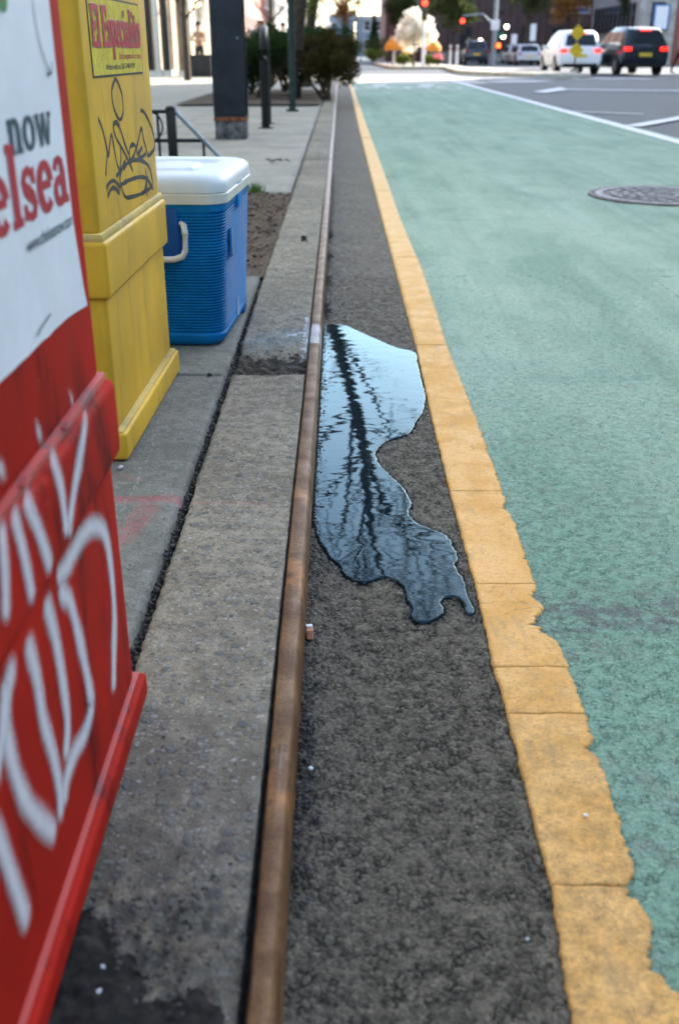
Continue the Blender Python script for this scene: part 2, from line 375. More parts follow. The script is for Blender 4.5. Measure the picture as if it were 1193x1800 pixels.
def paint_box(name, c, dark, rough=.42, scr=(.6, .6, .62), chips=.5, grime_dark=.5):
    n = NT(name); a = n.noise(5, 5, .6); b = n.noise(140, 4, .6); L = n.noise(1, 5, .7, n.scl(n.warp(n.obj, 6, .06), (18, 18, 3)))
    c1 = n.mix(n.ramp(a, .35, .68, 0, 1), tuple(q * .80 for q in c), c)
    c1 = n.mix(n.ramp(L, .50, .72, 0, grime_dark), c1, dark)
    c1 = n.mix(n.ramp(n.noise(11, 6, .75), .56, .74, 0, grime_dark * .6), c1, dark)
    c1 = n.mix(n.ramp(n.noise(60, 5, .75), .64, .70, 0, chips), c1, dark)
    c1 = n.mix(n.ramp(n.noise(90, 3, .8), .71, .74, 0, chips), c1, scr)
    return n.bsdf(c1, n.ramp(a, .3, .7, rough, rough + .2), 0, n.math('ADD', b, n.math('MULTIPLY', n.noise(22, 3), .8)), .22, .0016, .22)
M['red'] = paint_box('red_box_paint', (.42, .020, .012), (.085, .010, .009), .6, (.45, .3, .3), .55, .85)
M['red'].node_tree.nodes['Principled BSDF'].inputs['Specular IOR Level'].default_value = .06
M['redworn'] = paint_box('red_worn_edge', (.52, .09, .075), (.10, .09, .10), .35, (.55, .56, .6), .8, .85)
M['ylw'] = paint_box('yellow_box_paint', (.72, .44, .040), (.36, .21, .03), .42, (.12, .10, .05), .55, .45)
M['ylwworn'] = paint_box('yellow_worn_edge', (.66, .50, .16), (.30, .26, .18), .4, (.35, .32, .28), .7, .8)
def plastic(name, c, rough=.35, var=.1):
    n = NT(name); a = n.noise(9, 5, .65); b = n.noise(90, 4)
    cc = n.mix(n.ramp(a, .35, .7, 0, 1), tuple(q * (1 - var) for q in c), c)
    cc = n.mix(n.ramp(n.noise(60, 5, .8), .67, .73, 0, .4), cc, tuple(min(1, q * .5 + .12) for q in c))
    return n.bsdf(cc, n.ramp(a, .3, .7, rough, rough + .15), 0, b, .08, .001, .5)
M['blue'] = plastic('blue_plastic', (.006, .20, .52), .40, .25)
M['blue'].node_tree.nodes['Principled BSDF'].inputs['Specular IOR Level'].default_value = .08
M['lid'] = plastic('white_lid_plastic', (.58, .62, .62), .40, .06)
M['rimw'] = plastic('aged_white_plastic', (.66, .65, .58), .4, .15)
M['paper'] = mat('poster_paper', (.70, .75, .79), .6, var=.04, spec=.2)
M['tred'] = mat('print_red', (.40, .012, .030), .5, var=.12, scale=60)
M['tgrey'] = mat('print_slate', (.025, .06, .085), .5, var=.1, scale=60)
M['tblk'] = mat('marker_black', (.022, .022, .026), .45, var=.2, scale=60)
M['tgrn'] = mat('print_green', (.03, .22, .06), .5)
M['twht'] = mat('print_white', (.75, .74, .70), .5, var=.05)
M['sticker'] = mat('sticker_yellow', (.60, .50, .018), .3, var=.14, scale=30)
def spray():
    n = NT('white_spray'); uv = n.n('TexCoord').outputs['UV']; x, y, z = n.sep(uv)
    d = n.math('ABSOLUTE', n.math('SUBTRACT', y, .5)); d = n.math('MULTIPLY', d, 2)
    e = n.math('SUBTRACT', 1, x); d = n.math('SQRT', n.math('ADD', n.math('MULTIPLY', d, d), n.math('MULTIPLY', e, e)))
    d = n.math('ADD', d, n.math('MULTIPLY', n.math('SUBTRACT', n.noise(420, 2, .7, n.pos), .5), .55))
    a = n.ramp(d, .05, 1.0, .88, 0); a = n.math('MULTIPLY', a, n.ramp(n.noise(60, 4, .7, n.pos), .2, .45, .72, .97))
    p = n.n('BsdfPrincipled'); n.put(p.inputs['Base Color'], n.mix(n.noise(40, 4, .6, n.pos), (.62, .65, .70), (.74, .76, .79))); p.inputs['Roughness'].default_value = .8; p.inputs['Specular IOR Level'].default_value = .05
    t = n.n('BsdfTransparent'); m = n.n('MixShader'); n.t.links.new(a, m.inputs[0])
    n.t.links.new(t.outputs[0], m.inputs[1]); n.t.links.new(p.outputs[0], m.inputs[2]); n.t.links.new(m.outputs[0], n.out.inputs[0])
    return n.m
M['spray'] = spray()
M['black'] = mat('black_iron', (.008, .009, .010), .4, 0, var=.2)
M['steelblue'] = mat('column_paint', (.016, .021, .032), .45, 0, var=.25, scale=4)
M['polegreen'] = mat('green_pole_paint', (.022, .038, .036), .4, .1, var=.2)
M['colbase'] = mat('column_foot', (.085, .085, .09), .7, 0, var=.6, scale=14, bs=.4)
M['colrust'] = mat('column_rust', (.16, .06, .028), .8, 0, var=.4, scale=25)
M['pebble'] = mat('pebble_stone', (.20, .19, .185), .7, 0, var=.4, scale=25)
M['pebdark'] = mat('dark_grit', (.055, .05, .045), .85, 0, var=.4, scale=40)
M['bark'] = mat('bark', (.052, .038, .028), .9, 0, var=.35, scale=18, bs=.6, bd=.01)
def brickmat(name, c, mortar=(.22, .2, .18), scale=1.0):
    n = NT(name); x, y, z = n.sep(n.pos); cb = n.n('CombineXYZ'); n.put(cb.inputs[0], n.math('ADD', x, y)); n.put(cb.inputs[1], z)
    b = n.n('TexBrick'); n.put(b.inputs['Vector'], cb.outputs[0]); b.inputs['Scale'].default_value = 4 * scale
    n.put(b.inputs['Color1'], tuple(q * .8 for q in c)); n.put(b.inputs['Color2'], tuple(q * 1.2 for q in c)); n.put(b.inputs['Mortar'], mortar)
    b.inputs['Mortar Size'].default_value = .012
    cc = n.mix(n.ramp(n.noise(.6, 5, .6, n.pos), .35, .7, 0, .4), b.outputs[0], tuple(q * .55 for q in c))
    return n.bsdf(cc, .85, bump=b.outputs['Fac'], bs=.3)
M['brick_brown'] = brickmat('brown_brick', (.085, .048, .042), (.10, .08, .075))
M['brick_red'] = brickmat('red_brick', (.24, .060, .042))
M['brick_dark'] = brickmat('dark_red_brick', (.13, .036, .030))
M['stone_tan'] = mat('tan_stone', (.34, .27, .17), .8, var=.2, scale=2)
M['stone_grey'] = mat('grey_stone', (.30, .28, .26), .8, var=.2, scale=2)
M['plain_stone'] = mat('weathered_stone', (.20, .225, .20), .85, var=.2, scale=2)
M['stone_pier'] = mat('brown_stone_pier', (.20, .145, .10), .8, var=.25, scale=3)
M['far_haze_pale'] = mat('far_haze_pale_wall', (.26, .275, .30), .9, var=.15, scale=.5)  # distance haze mixed into the wall colour
M['far_haze_blue'] = mat('far_haze_blue_wall', (.15, .165, .185), .9, var=.15, scale=.5)  # grey-blue wall colour carries the haze of distance
M['glass'] = mat('dark_glass', (.02, .025, .03), .06, 0, var=.2, bs=0)
M['glasslit'] = mat('pale_shop_glass', (.25, .30, .31), .1, 0, var=.2, bs=0)
M['frame'] = mat('dark_frame', (.022, .022, .024), .4, var=.2)
M['framew'] = mat('pale_frame', (.55, .52, .47), .6, var=.1)
M['cream'] = mat('cream_frame', (.55, .46, .34), .6, var=.1)
M['carwhite'] = plastic('white_car_paint', (.74, .75, .76), .2, .04)
M['carblack'] = plastic('black_car_paint', (.012, .014, .020), .12, .1)
M['carnavy'] = plastic('navy_car_paint', (.02, .028, .045), .15, .1)
M['carsilver'] = plastic('silver_car_paint', (.42, .44, .48), .25, .08)
M['tyre'] = mat('tyre_rubber', (.015, .015, .015), .8)
M['alloy'] = mat('alloy_rim', (.35, .36, .38), .3, .8, var=.1)
M['plate'] = mat('number_plate', (.62, .42, .05), .5)
M['taillit'] = lamp_mat('lit_tail_lamp', (1, .02, .01), .55)
M['redlit'] = lamp_mat('lit_red_signal', (1, .03, .012), 1.6)
M['orangelit'] = lamp_mat('lit_orange_hand', (1, .09, .015), 1.4)
M['warmlit'] = lamp_mat('warm_bulb', (1, .5, .12), 4)
M['whitelit'] = lamp_mat('white_bulb', (1, .85, .55), 5)
M['sigbody'] = mat('signal_housing', (.055, .035, .012), .5)
M['signylw'] = mat('yellow_sign', (.55, .36, .02), .5)
M['signwht'] = mat('white_sign', (.62, .63, .66), .5, var=.06)
M['signgrn'] = mat('green_sign', (.01, .12, .07), .5)
M['signblue'] = mat('blue_sign', (.05, .14, .32), .5)
M['galv'] = mat('galvanised_pole', (.20, .24, .27), .45, .3)
M['kerb'] = mat('island_kerb', (.36, .33, .27), .8, var=.2, scale=6)
def leafmat(name, a, b):
    n = NT(name); f = n.noise(2.2, 4, .7, n.pos); g = n.noise(30, 2, .7, n.pos)
    c = n.mix(n.ramp(n.math('ADD', n.math('MULTIPLY', f, .5), n.math('MULTIPLY', g, .5)), .38, .62), a, b)
    p = n.n('BsdfDiffuse'); n.put(p.inputs[0], c); t = n.n('BsdfTranslucent'); n.put(t.inputs[0], c); m = n.n('MixShader')
    m.inputs[0].default_value = .6 if 'blossom' in name else .35; n.t.links.new(p.outputs[0], m.inputs[1]); n.t.links.new(t.outputs[0], m.inputs[2]); n.t.links.new(m.outputs[0], n.out.inputs[0])
    return n.m
M['yew'] = leafmat('yew_leaf', (.012, .028, .012), (.045, .075, .022))
M['yewbrown'] = leafmat('yew_leaf_bronze', (.030, .026, .010), (.085, .065, .022))
M['leaf'] = leafmat('spring_leaf', (.06, .09, .02), (.15, .19, .04))
M['leafdark'] = leafmat('dull_leaf', (.035, .05, .02), (.08, .10, .035))
M['orangeleaf'] = leafmat('orange_leaf', (.25, .10, .03), (.45, .24, .07))
M['blossom'] = leafmat('white_blossom', (.80, .76, .66), (.90, .88, .80))
M['grass'] = leafmat('grass_blade', (.05, .11, .02), (.11, .20, .04))
M['skin'] = mat('skin', (.50, .27, .18), .6, var=.08)
M['hair'] = mat('hair', (.05, .03, .02), .6)

# ---------------------------------------------------------------- ground, road, lanes
def grid_obj(name, xs, ys, z, m, parent=None, edge=None, drop=.0, rag=0.0, sides=(), zf=None, **k):
    nx, ny = len(xs), len(ys); V = []
    x0, x1, y0, y1 = xs[0], xs[-1], ys[0], ys[-1]
    for j, y in enumerate(ys):
        for i, x in enumerate(xs):
            d = 9.; X = x; Yv = y
            if edge:
                if 'l' in sides: d = min(d, x - x0)
                if 'r' in sides: d = min(d, x1 - x)
                if 'n' in sides: d = min(d, y - y0)
                if 'f' in sides: d = min(d, y1 - y)
            zz = z
            if edge and d < edge: q = 1 - d / edge; zz -= drop * (1 - math.sqrt(max(0, 1 - q * q)))
            if rag:
                if 'l' in sides and i == 0: X += rag * fbm(x, y, 28) * 1.2
                if 'n' in sides and j < 5: Yv += rag * 2 * fbm(x, y, 22) * (1 - j / 5)
                if 'f' in sides and j > ny - 6: Yv += rag * 2 * fbm(x, y, 22) * (1 - (ny - 1 - j) / 5)
            if zf: zz += zf(X, Yv)
            V.append((X, Yv, zz))
    F = [(j*nx+i, j*nx+i+1, (j+1)*nx+i+1, (j+1)*nx+i) for j in range(ny-1) for i in range(nx-1)]
    if edge:                              # skirt
        B = [i for i in range(nx)] + [j*nx+nx-1 for j in range(1, ny)] + [(ny-1)*nx+i for i in range(nx-2, -1, -1)] + [j*nx for j in range(ny-2, 0, -1)]
        b0 = len(V); V += [(V[i][0], V[i][1], z - .07) for i in B]; n = len(B)
        F += [(B[(q+1) % n], B[q], b0+q, b0+(q+1) % n) for q in range(n)]
    return link(name, smooth(np_mesh(name, V, F, m)), parent, **k)
def sheet(name, x0, x1, y0, y1, z, m, parent=None, **k):
    return MB().add([(x0,y0,z),(x1,y0,z),(x1,y1,z),(x0,y1,z)], [(0,1,2,3)]) if 0 else link(name, np_mesh(name, [(x0,y0,z),(x1,y0,z),(x1,y1,z),(x0,y1,z)], [(0,1,2,3)], m), parent, **k)
ST = dict(kind='structure')
M['dirt_flat'] = mat('subsoil', (.08, .075, .07), .95)
sheet('ground', -600, 600, -300, 900, -.10, M['dirt_flat'], **ST)
sheet('avenue_road', -.2, 21.0, -40, 420, -.016, M['avenue'], **ST)
sheet('sunlit_road_band', -.19, 4.6, 32.7, 45.5, -.008, mat('sunlit_band_pale', (.34, .325, .30), .9, var=.12, scale=3), **ST)  # pale sheet added to whiten the sunlit band across the road
sheet('cross_street', 21.0, 300, 56, 76, -.018, M['avenue'], **ST)
road_near = empty('gutter_lane', **ST)
XA = -.056
grid_obj('asphalt_surface', list(np.arange(XA, .30, .0026)), steps(.40, 4.2, .0026, .9), 0, M['asphalt'], road_near)
grid_obj('asphalt_surface', list(np.linspace(XA, .30, 26)), steps(4.2, 34, .03, .25), 0, M['asphalt'], road_near)
green = empty('green_bike_lane', **ST)
grid_obj('painted_surface', list(np.arange(.30, 1.30, .0045)), steps(.60, 4.2, .0036, .9), 0, M['green'], green)
grid_obj('painted_surface', steps(1.30, 3.62, .03, .3), steps(.60, 4.2, .03, .2), 0, M['green'], green)
grid_obj('painted_surface', steps(.30, 3.70, .03, .3), steps(4.2, 32.6, .03, .3), 0, M['green'], green)

# yellow line: cracked thermoplastic pieces with ragged edges
yl = empty('yellow_line', **ST)
LP = [(1030,1900),(1005,1800),(968,1560),(892,1262),(870,1180),(838,1040),(792,868),(757,725),(733,615),(705,510),(676,400),(650,300),(630,220),(617,158)]
RP = [(1260,1900),(1215,1800),(1122,1560),(1030,1262),(996,1170),(940,1025),(884,868),(832,725),(787,612),(745,480),(706,390),(676,305),(643,215),(623,158)]
def interp(pts, Y):
    q = [ground(*p) for p in pts]
    for (a, b) in zip(q, q[1:]):
        if a[1] <= Y <= b[1]: t = (Y - a[1]) / (b[1] - a[1]); return a[0] + t * (b[0] - a[0])
    return q[0][0] if Y < q[0][1] else q[-1][0]
cuts = [.60] + [ground(900, v)[1] for v in (1560, 1258, 1176, 1030, 866)] + [3.1, 4.6, 7.0, 11.5, 31.5]
bites = [(ground(975, 1100)[1], .030, .035), (ground(975, 1050)[1], .014, .022), (ground(1070, 1320)[1], .010, .012), (ground(905, 893)[1], .012, .020), (ground(1120, 1570)[1], .014, .02), (ground(1120, 1690)[1], .02, .03), (ground(1060, 1290)[1], .005, .003), (ground(935, 985)[1], .004, .004)]
for a, b in zip(cuts, cuts[1:]):
    near = a < 3.0
    st = .0028 if near else (b - a) / 120
    ys = steps(a + (.0012 if near else .0015), b - (.0012 if near else .0015), st, .6 if near else 0)
    nx = 26 if near else 8; V = []
    for y in ys:
        l = interp(LP, y); r = interp(RP, y)
        k = 1 if y < 4.5 else .5
        l += .0022 * k * fbm(1, y, 30, 5) + .0016 * k * fbm(5, y, 210, 3)
        r += .0030 * k * fbm(9, y, 38, 6) + .0030 * k * fbm(3, y, 190, 4)
        for yb, amp, wd in bites: r -= amp * math.exp(-((y - yb) / wd) ** 2) * (1 + .6 * fbm(2, y, 120, 2)) * (1 if y < 3 else 0)
        e = min(y - a, b - y)
        sag = .0010 * max(0, 1 - e / .004)
        for i in range(nx):
            t = i / (nx - 1); sk = .0022 * fbm(l + t * .12, b * 3, 30, 2)
            dd = min(t, 1 - t) * .12
            V.append((l + t * (r - l), y + (sk if near else 0), .0046 - sag - .0016 * max(0, 1 - dd / .004)))
    ny = len(ys); F = [(j*nx+i, j*nx+i+1, (j+1)*nx+i+1, (j+1)*nx+i) for j in range(ny-1) for i in range(nx-1)]
    B = [i for i in range(nx)] + [j*nx+nx-1 for j in range(1, ny)] + [(ny-1)*nx+i for i in range(nx-2, -1, -1)] + [j*nx for j in range(ny-2, 0, -1)]
    b0 = len(V); V += [(V[i][0], V[i][1], -.006) for i in B]; n_ = len(B)
    F += [(B[(q+1) % n_], B[q], b0+q, b0+(q+1) % n_) for q in range(n_)]
    link('line_segment', smooth(np_mesh('line_segment', V, F, M['yline'])), yl)

# white markings
def flat_poly(name, pts, z, m, parent=None, th=.003, **k):
    return MB().prism([(p[0], p[1]) for p in pts], 'z', z - th, z).build(name, m, parent, **k)
wl = empty('white_lane_lines', **ST)
def band(p, q, w):   # straight band between two ground points
    p = Vector(p); q = Vector(q); d = (q - p).normalized(); s = Vector((-d.y, d.x)) * w / 2
    return [p + s, q + s, q - s, p - s]
flat_poly('lane_line', band((3.46, 1.0), ground(792, 141), .17), .006, M['wline'], wl)
flat_poly('gore_line', band(ground(1112, 222), ground(1260, 196), .22), .004, M['wline'], wl)
flat_poly('gore_line', band(ground(965, 157), ground(1290, 161), .55), .004, M['wline'], wl)
flat_poly('gore_line', band(ground(1010, 196), ground(1130, 201), .10), .004, M['wline'], wl)
flat_poly('gore_line', [ground(938, 162), ground(985, 154), ground(1000, 158), ground(958, 163.5)], .008, M['wline'], wl)
flat_poly('stop_line', band(ground(860, 144), ground(960, 143), 1.2), .004, M['wline'], wl)
for i in range(8):
    u = 700 + i * 58; flat_poly('crosswalk_bar', band(ground(u, 138.4), ground(u + 30, 138.0), 1.6), .004, M['wline'], wl)
bm_ = empty('bicycle_symbol', **ST)
def ring(cx, cy, rx, ry, t, n=20):
    s = MB()
    for i in range(n):
        a0 = 2*math.pi*i/n; a1 = 2*math.pi*(i+1)/n
        p = [(cx+rx*math.cos(a), cy+ry*math.sin(a)) for a in (a0, a1)] + [(cx+(rx-t)*math.cos(a), cy+(ry-t*2)*math.sin(a)) for a in (a1, a0)]
        s.add([(*q, .0075) for q in p], [(0, 1, 2, 3)])
    return s
for cu, gap in ((672, 0), (760, 0)):
    gx, gy = ground(cu, 154)
    a = ring(gx - .42, gy - .4, .33, 1.0, .08); a.build('wheel_mark', M['wline'], bm_)
    a = ring(gx + .42, gy - .4, .33, 1.0, .08); a.build('wheel_mark', M['wline'], bm_)
    flat_poly('frame_mark', band((gx - .42, gy - .4), (gx - .1, gy + .9), .08), .0095, M['wline'], bm_)
    flat_poly('frame_mark', band((gx - .1, gy + .9), (gx + .42, gy - .4), .08), .0110, M['wline'], bm_)
    flat_poly('rider_mark', [(gx - .16, gy + 1.3), (gx + .16, gy + 1.3), (gx + .22, gy + 2.4), (gx - .22, gy + 2.4)], .008, M['wline'], bm_)

# ---------------------------------------------------------------- kerb, steel edge, pavement slabs
cb = empty('concrete_curb', **ST)
CXL, CXR = -.286, -.0900
def crater(x, y):     # shallow sag and wear of the old curb
    return -.003 + .0025 * fbm(x, y, 7, 3) + (-.012 * max(0, min(1, (.84 - y) / .12)) * (1 + fbm(x, y, 25)))
grid_obj('curb_segment', list(np.arange(CXL, CXR, .0028)), steps(.40, 2.56, .0028, .7), ZS, M['curb'], cb, .014, .010, .005, 'lf', crater)
def broken(x, y):
    e = y - 2.72
    rise = 0 if e > .22 else -.042 * max(0, 1 - max(0, e + .03 * fbm(x, y, 14)) / .22) ** 1.6
    return rise + .004 * fbm(x, y, 16, 4) * (1 if e < .3 else .3) + .004
grid_obj('curb_segment', list(np.arange(CXL, CXR, .0040)), steps(2.70, 5.94, .0045, .8), ZS, M['curb'], cb, .012, .009, .006, 'lnf', broken)
for a, b in ((5.95, 7.42), (7.43, 8.40), (8.42, 11.9), (11.91, 15.4), (15.41, 19), (19.01, 24), (24.01, 34)):
    grid_obj('curb_segment', list(np.linspace(CXL, CXR, 14)), steps(a, b, .04, 0), ZS + rnd.uniform(-.003, .003), M['curb'], cb, .02, .007, .003, 'lnf')
sheet('joint_bed', -7.0, -.060, -2, 44, .034, M['bed'], **ST)
# crumbled hole in the curb
MBp = grid_obj('crumbled_hole', list(np.linspace(CXL, CXR, 60)), steps(2.52, 2.86, .004), .052, M['holedirt'], None, zf=lambda x, y: .012 * fbm(x, y, 30, 4), kind='structure')
rail = empty('steel_curb_edge', **ST)
prof = [(-.0885, -.03), (-.0885, .069), (-.0867, .0750), (-.0848, .0762), (-.0640, .0766), (-.0620, .0758), (-.0585, .0705), (-.0575, .0680), (-.0560, .030), (-.0555, -.03)]
def rail_piece(a, b, n):
    V = []; ys = np.linspace(a, b, n)
    for y in ys:
        dx = .0012 * fbm(4, y, 1.1, 2); dz = .001 * fbm(8, y, 1.6, 2)
        for (x, z) in prof: V.append((x + dx + (.0055 * max(0, min(1, (1.25 - y) / .6)) if x < -.08 else 0) + (.0006 * fbm(x * 60, y, 30, 2)), y, z + dz + .0003 * fbm(x * 90, y, 60, 2)))
    k = len(prof); F = [(j*k+i, j*k+i+1, (j+1)*k+i+1, (j+1)*k+i) for j in range(n-1) for i in range(k-1)]
    o = link('rail_length', np_mesh('rail_length', V, F, M['rust']), rail); return o
rail_piece(.3, 8.38, 1800); rail_piece(8.43, 19.5, 300); rail_piece(19.53, 34, 100)

walk = empty('sidewalk', **ST)
near_x = list(np.arange(-1.02, -.3045, .0045))
for a, b in ((.30, 1.0), (1.008, 2.548), (2.556, 3.84)):
    grid_obj('slab', near_x, steps(a, b, .0045, .3), ZS - .001, M['slab'], walk, .012, .008, .0025, 'rnf')
for a, b in ((-.5, 1.0), (1.008, 2.548), (2.556, 3.84)):
    sx = -1.03
    for wd in (1.5, 1.5, 1.5, 1.3):
        grid_obj('slab', list(np.linspace(sx - wd + .008, sx, 8)), list(np.linspace(a, b, 8)), ZS - .001, M['walk'], walk, .01, .006, 0, 'lrnf'); sx -= wd
base_slab = None; y = 6.36; row = 0
while y < 27:
    xe = -.304
    for i, wd in enumerate((1.55, 1.6, 1.6, 1.75)):
        if base_slab is None:
            o = base_slab = grid_obj('slab', [q for q in np.linspace(-1.592, 0, 40)], list(np.linspace(0, 1.592, 40)), 0, M['walk'], walk, .012, .006, 0, 'lrnf')
        else: o = base_slab.copy(); col.objects.link(o)
        o.location = (xe, y, ZS + rnd.uniform(-.002, .002)); o.scale = (wd / 1.6, 1, 1); xe -= wd
    y += 1.6
for q in range(8):
    y0 = y + q * 2.2; sheet('slab', -6.9, -.304, y0, y0 + 2.19, ZS + .001 * (q % 2), M['walk'], walk)
# tree pit with bare soil
grid_obj('tree_pit_soil', list(np.linspace(-1.3, -.292, 90)), list(np.linspace(3.85, 6.34, 200)), .066, M['soil'], None, kind='structure')
grid_obj('planting_bed_soil', list(np.linspace(-2.6, -.31, 60)), list(np.linspace(17.0, 24, 120)), .105, M['soil'], None, kind='structure')
# crumbled dirt by the nearest kerb
def crumb(x, y):
    e = min((.82 + .07 * fbm(x, 2, 9) - (x + .33) * .55 - y), .2, (x + .335) * 2)
    return -.03 + min(.04, max(0, e * .35)) * (1 - max(0, (x + .20)) * 5) + .006 * fbm(x, y, 40, 4)
grid_obj('kerbside_dirt', list(np.linspace(-.36, -.10, 110)), list(np.linspace(.44, .84, 150)), ZS - .004, M['blackdirt'], None, zf=crumb, kind='structure')

# stones, grit, litter
def stone_mesh(seed, m, name='pebble'):
    r = random.Random(seed); bm = bmesh.new(); bmesh.ops.create_icosphere(bm, subdivisions=2, radius=1)
    for v in bm.verts: v.co *= 1 + .28 * mnoise.noise(v.co * 1.3 + Vector((seed, 0, 0))); v.co.z *= .62; v.co.x *= .8
    me = bpy.data.meshes.new(name); bm.to_mesh(me); bm.free(); me.materials.append(m); return smooth(me)
def scatter(name, pts, m, label, cat='grit', seed=1, parent=None):
    r = random.Random(seed); V = []; F = []
    ico = bmesh.new(); bmesh.ops.create_icosphere(ico, subdivisions=1, radius=1); iv = [v.co.copy() for v in ico.verts]; fi = [[v.index for v in f.verts] for f in ico.faces]; ico.free()
    for (x, y, z, s) in pts:
        b = len(V); rot = Matrix.Rotation(r.uniform(0, 6), 3, 'Z') @ Matrix.Rotation(r.uniform(-.6, .6), 3, 'X')
        sx, sy, sz = s * r.uniform(.6, 1.2), s * r.uniform(.6, 1.2), s * r.uniform(.35, .7)
        for q in iv:
            k = 1 + r.uniform(-.22, .22); p = rot @ Vector((q.x * sx * k, q.y * sy * k, q.z * sz * k)); V.append((x + p.x, y + p.y, z + p.z))
        F += [[i + b for i in f] for f in fi]
    return link(name, np_mesh(name, V, F, m), parent, label=label, cat=cat, kind='stuff')
r = random.Random(3)
pts = [(-.295 + r.gauss(0, .004), y, .052 + r.uniform(0, .010), r.uniform(.0015, .006)) for y in [r.uniform(.7, 3.8) ** 1.0 for _ in range(900)]]
scatter('joint_grit', pts, M['pebdark'], 'dark grit and crumbs filling the long joint between curb and slabs')
pts = [(XA + abs(r.gauss(0, .010)) + .002, y, .003, r.uniform(.001, .0034)) for y in [r.uniform(.8, 8.0) for _ in range(1300)]]
pts += [(XA + abs(r.gauss(0, .012)) + .002, r.gauss(c, .05), .004, r.uniform(.0015, .005)) for c in (1.02, 1.12, .93, 3.6, 4.1, 4.6, 5.2) for _ in range(70)]
scatter('gutter_grit', pts, M['pebdark'], 'dark grit lying in the gutter against the steel curb edge')
pts = [(r.uniform(-.34, -.14), r.uniform(.50, .76), ZS - .008 + r.uniform(0, .006), r.uniform(.001, .0045)) for _ in range(420)]
scatter('crumb_gravel', pts, M['pebdark'], 'broken grey gravel and crumbs on the dark dirt beside the red box')
pts = [(r.uniform(CXL + .01, CXR - .005), r.uniform(2.54, 2.80), .060 + r.uniform(0, .008), r.uniform(.0012, .0045)) for _ in range(110)]
scatter('hole_rubble', pts, M['pebdark'], 'crumbled rubble inside the broken hole in the curb')
pts = [(r.uniform(-1.2, -.30), r.uniform(3.9, 6.3), .073 + r.uniform(0, .01), r.uniform(.003, .014)) for _ in range(1400)]
M['mulch'] = mat('mulch_chip', (.13, .09, .06), .9, var=.6, scale=12)
scatter('soil_litter', pts, M['mulch'], 'brown chips and crumbs littering the bare soil of the tree pit', 'litter')
pts = [(r.uniform(-.04, 3), r.uniform(.8, 9) , .003, r.uniform(.0008, .0022)) for _ in range(260)]
M['bright_grit'] = mat('pale_grit', (.55, .53, .50), .6)
scatter('pale_grit', pts, M['bright_grit'], 'pale specks of grit scattered over the asphalt and green lane')
def one_stone(u, v, z, size, m, label, cat='stone', seed=1, name='pebble'):
    x, y = ground(u, v, z); o = link(name, stone_mesh(seed, m, name)); o.location = (x, y, z + size * .4); o.scale = (size, size, size); o.rotation_euler = (0, 0, seed)
    return tag(o, label, cat)
M['palestone'] = mat('pale_stone', (.42, .44, .46), .6, var=.2, scale=30)
one_stone(173, 1752, ZS, .0075, M['palestone'], 'largest pale grey stone on the dark dirt at the red box foot', seed=2)
one_stone(180, 1703, ZS, .004, M['palestone'], 'small pinkish white stone just behind the largest pale stone', seed=5)
one_stone(214, 824, ZS, .0075, M['palestone'], 'round grey pebble on the pavement under the yellow box corner', seed=3)
one_stone(465, 652, .066, .0075, M['mulch'], 'tan pebble lying in the broken hole of the curb', seed=4)
one_stone(370, 660, ZS, .008, M['tblk'], 'black lump on the slab joint in front of the blue cooler', seed=6)
one_stone(1029, 1434, .006, .0032, M['twht'], 'tiny white chip stuck to the yellow line', 'chip', seed=7, name='chip')
one_stone(547, 1352, .003, .0035, M['twht'], 'small white chip in the gutter beside the rusty edge', 'chip', seed=8, name='chip')
one_stone(927, 1652, .003, .0025, M['palestone'], 'tiny grey stone on asphalt left of the yellow line', seed=9)
px, py = ground(537, 1122, 0)
M['pinkchip'] = mat('brick_chip', (.55, .25, .15), .8, var=.15, scale=60)
o = MB().box(-.0055, .0055, -.009, .009, 0, .016).build('brick_chip', M['pinkchip'], bev=.0015, label='pink brick chip with white top wedged against the steel edge', cat='chip')
o.location = (-.0475, py + .002, .002); o.rotation_euler = (0, 0, .12)
MB().box(-.005, .005, .001, .0085, .0163, .0185).build('mortar_cap', M['twht'], o, bev=.0008)
# scrap of dark leaf litter
def scrap(u, v, z, s, label, seed):
    r = random.Random(seed); x, y = ground(u, v, z); m = MB()
    for k in range(9):
        c = Vector((r.gauss(0, s), r.gauss(0, s * .5), .01)); a = r.uniform(0, 6); q = s * .8
        m.add([c + Vector((math.cos(a + t) * q * rr, math.sin(a + t) * q * rr, r.uniform(-.008, .022))) for t, rr in ((0, 1), (1.3, .5), (3.1, 1), (4.6, .55))], [(0, 1, 2, 3)])
    o = m.build('dead_leaves', M['pebdark'], label=label, cat='leaves'); o.location = (x, y, z + .006)
scrap(486, 287, ZS, .038, 'clump of dark dead leaves on the pavement behind the cooler', 2)
scrap(537, 428, ZS, .012, 'small dark leaf lying on the curb beyond the puddle', 4)

# grass tuft
r = random.Random(5); V = []; F = []
gx, gy = ground(449, 338, ZS)
for k in range(170):
    a = r.uniform(0, 6.28); rad = r.uniform(0, .05); x = gx + rad * math.cos(a) * 1.2; yv = gy + rad * math.sin(a); h = r.uniform(.03, .075); l = r.uniform(-.03, .03)
    b = len(V); V += [(x, yv, ZS), (x + .003, yv, ZS), (x + l + .001, yv + r.uniform(-.02, .02), ZS + h)]; F.append((b, b+1, b+2))
link('grass_tuft', np_mesh('grass_tuft', V, F, M['grass']), None, label='small green grass tuft at the corner of the tree pit', cat='grass')

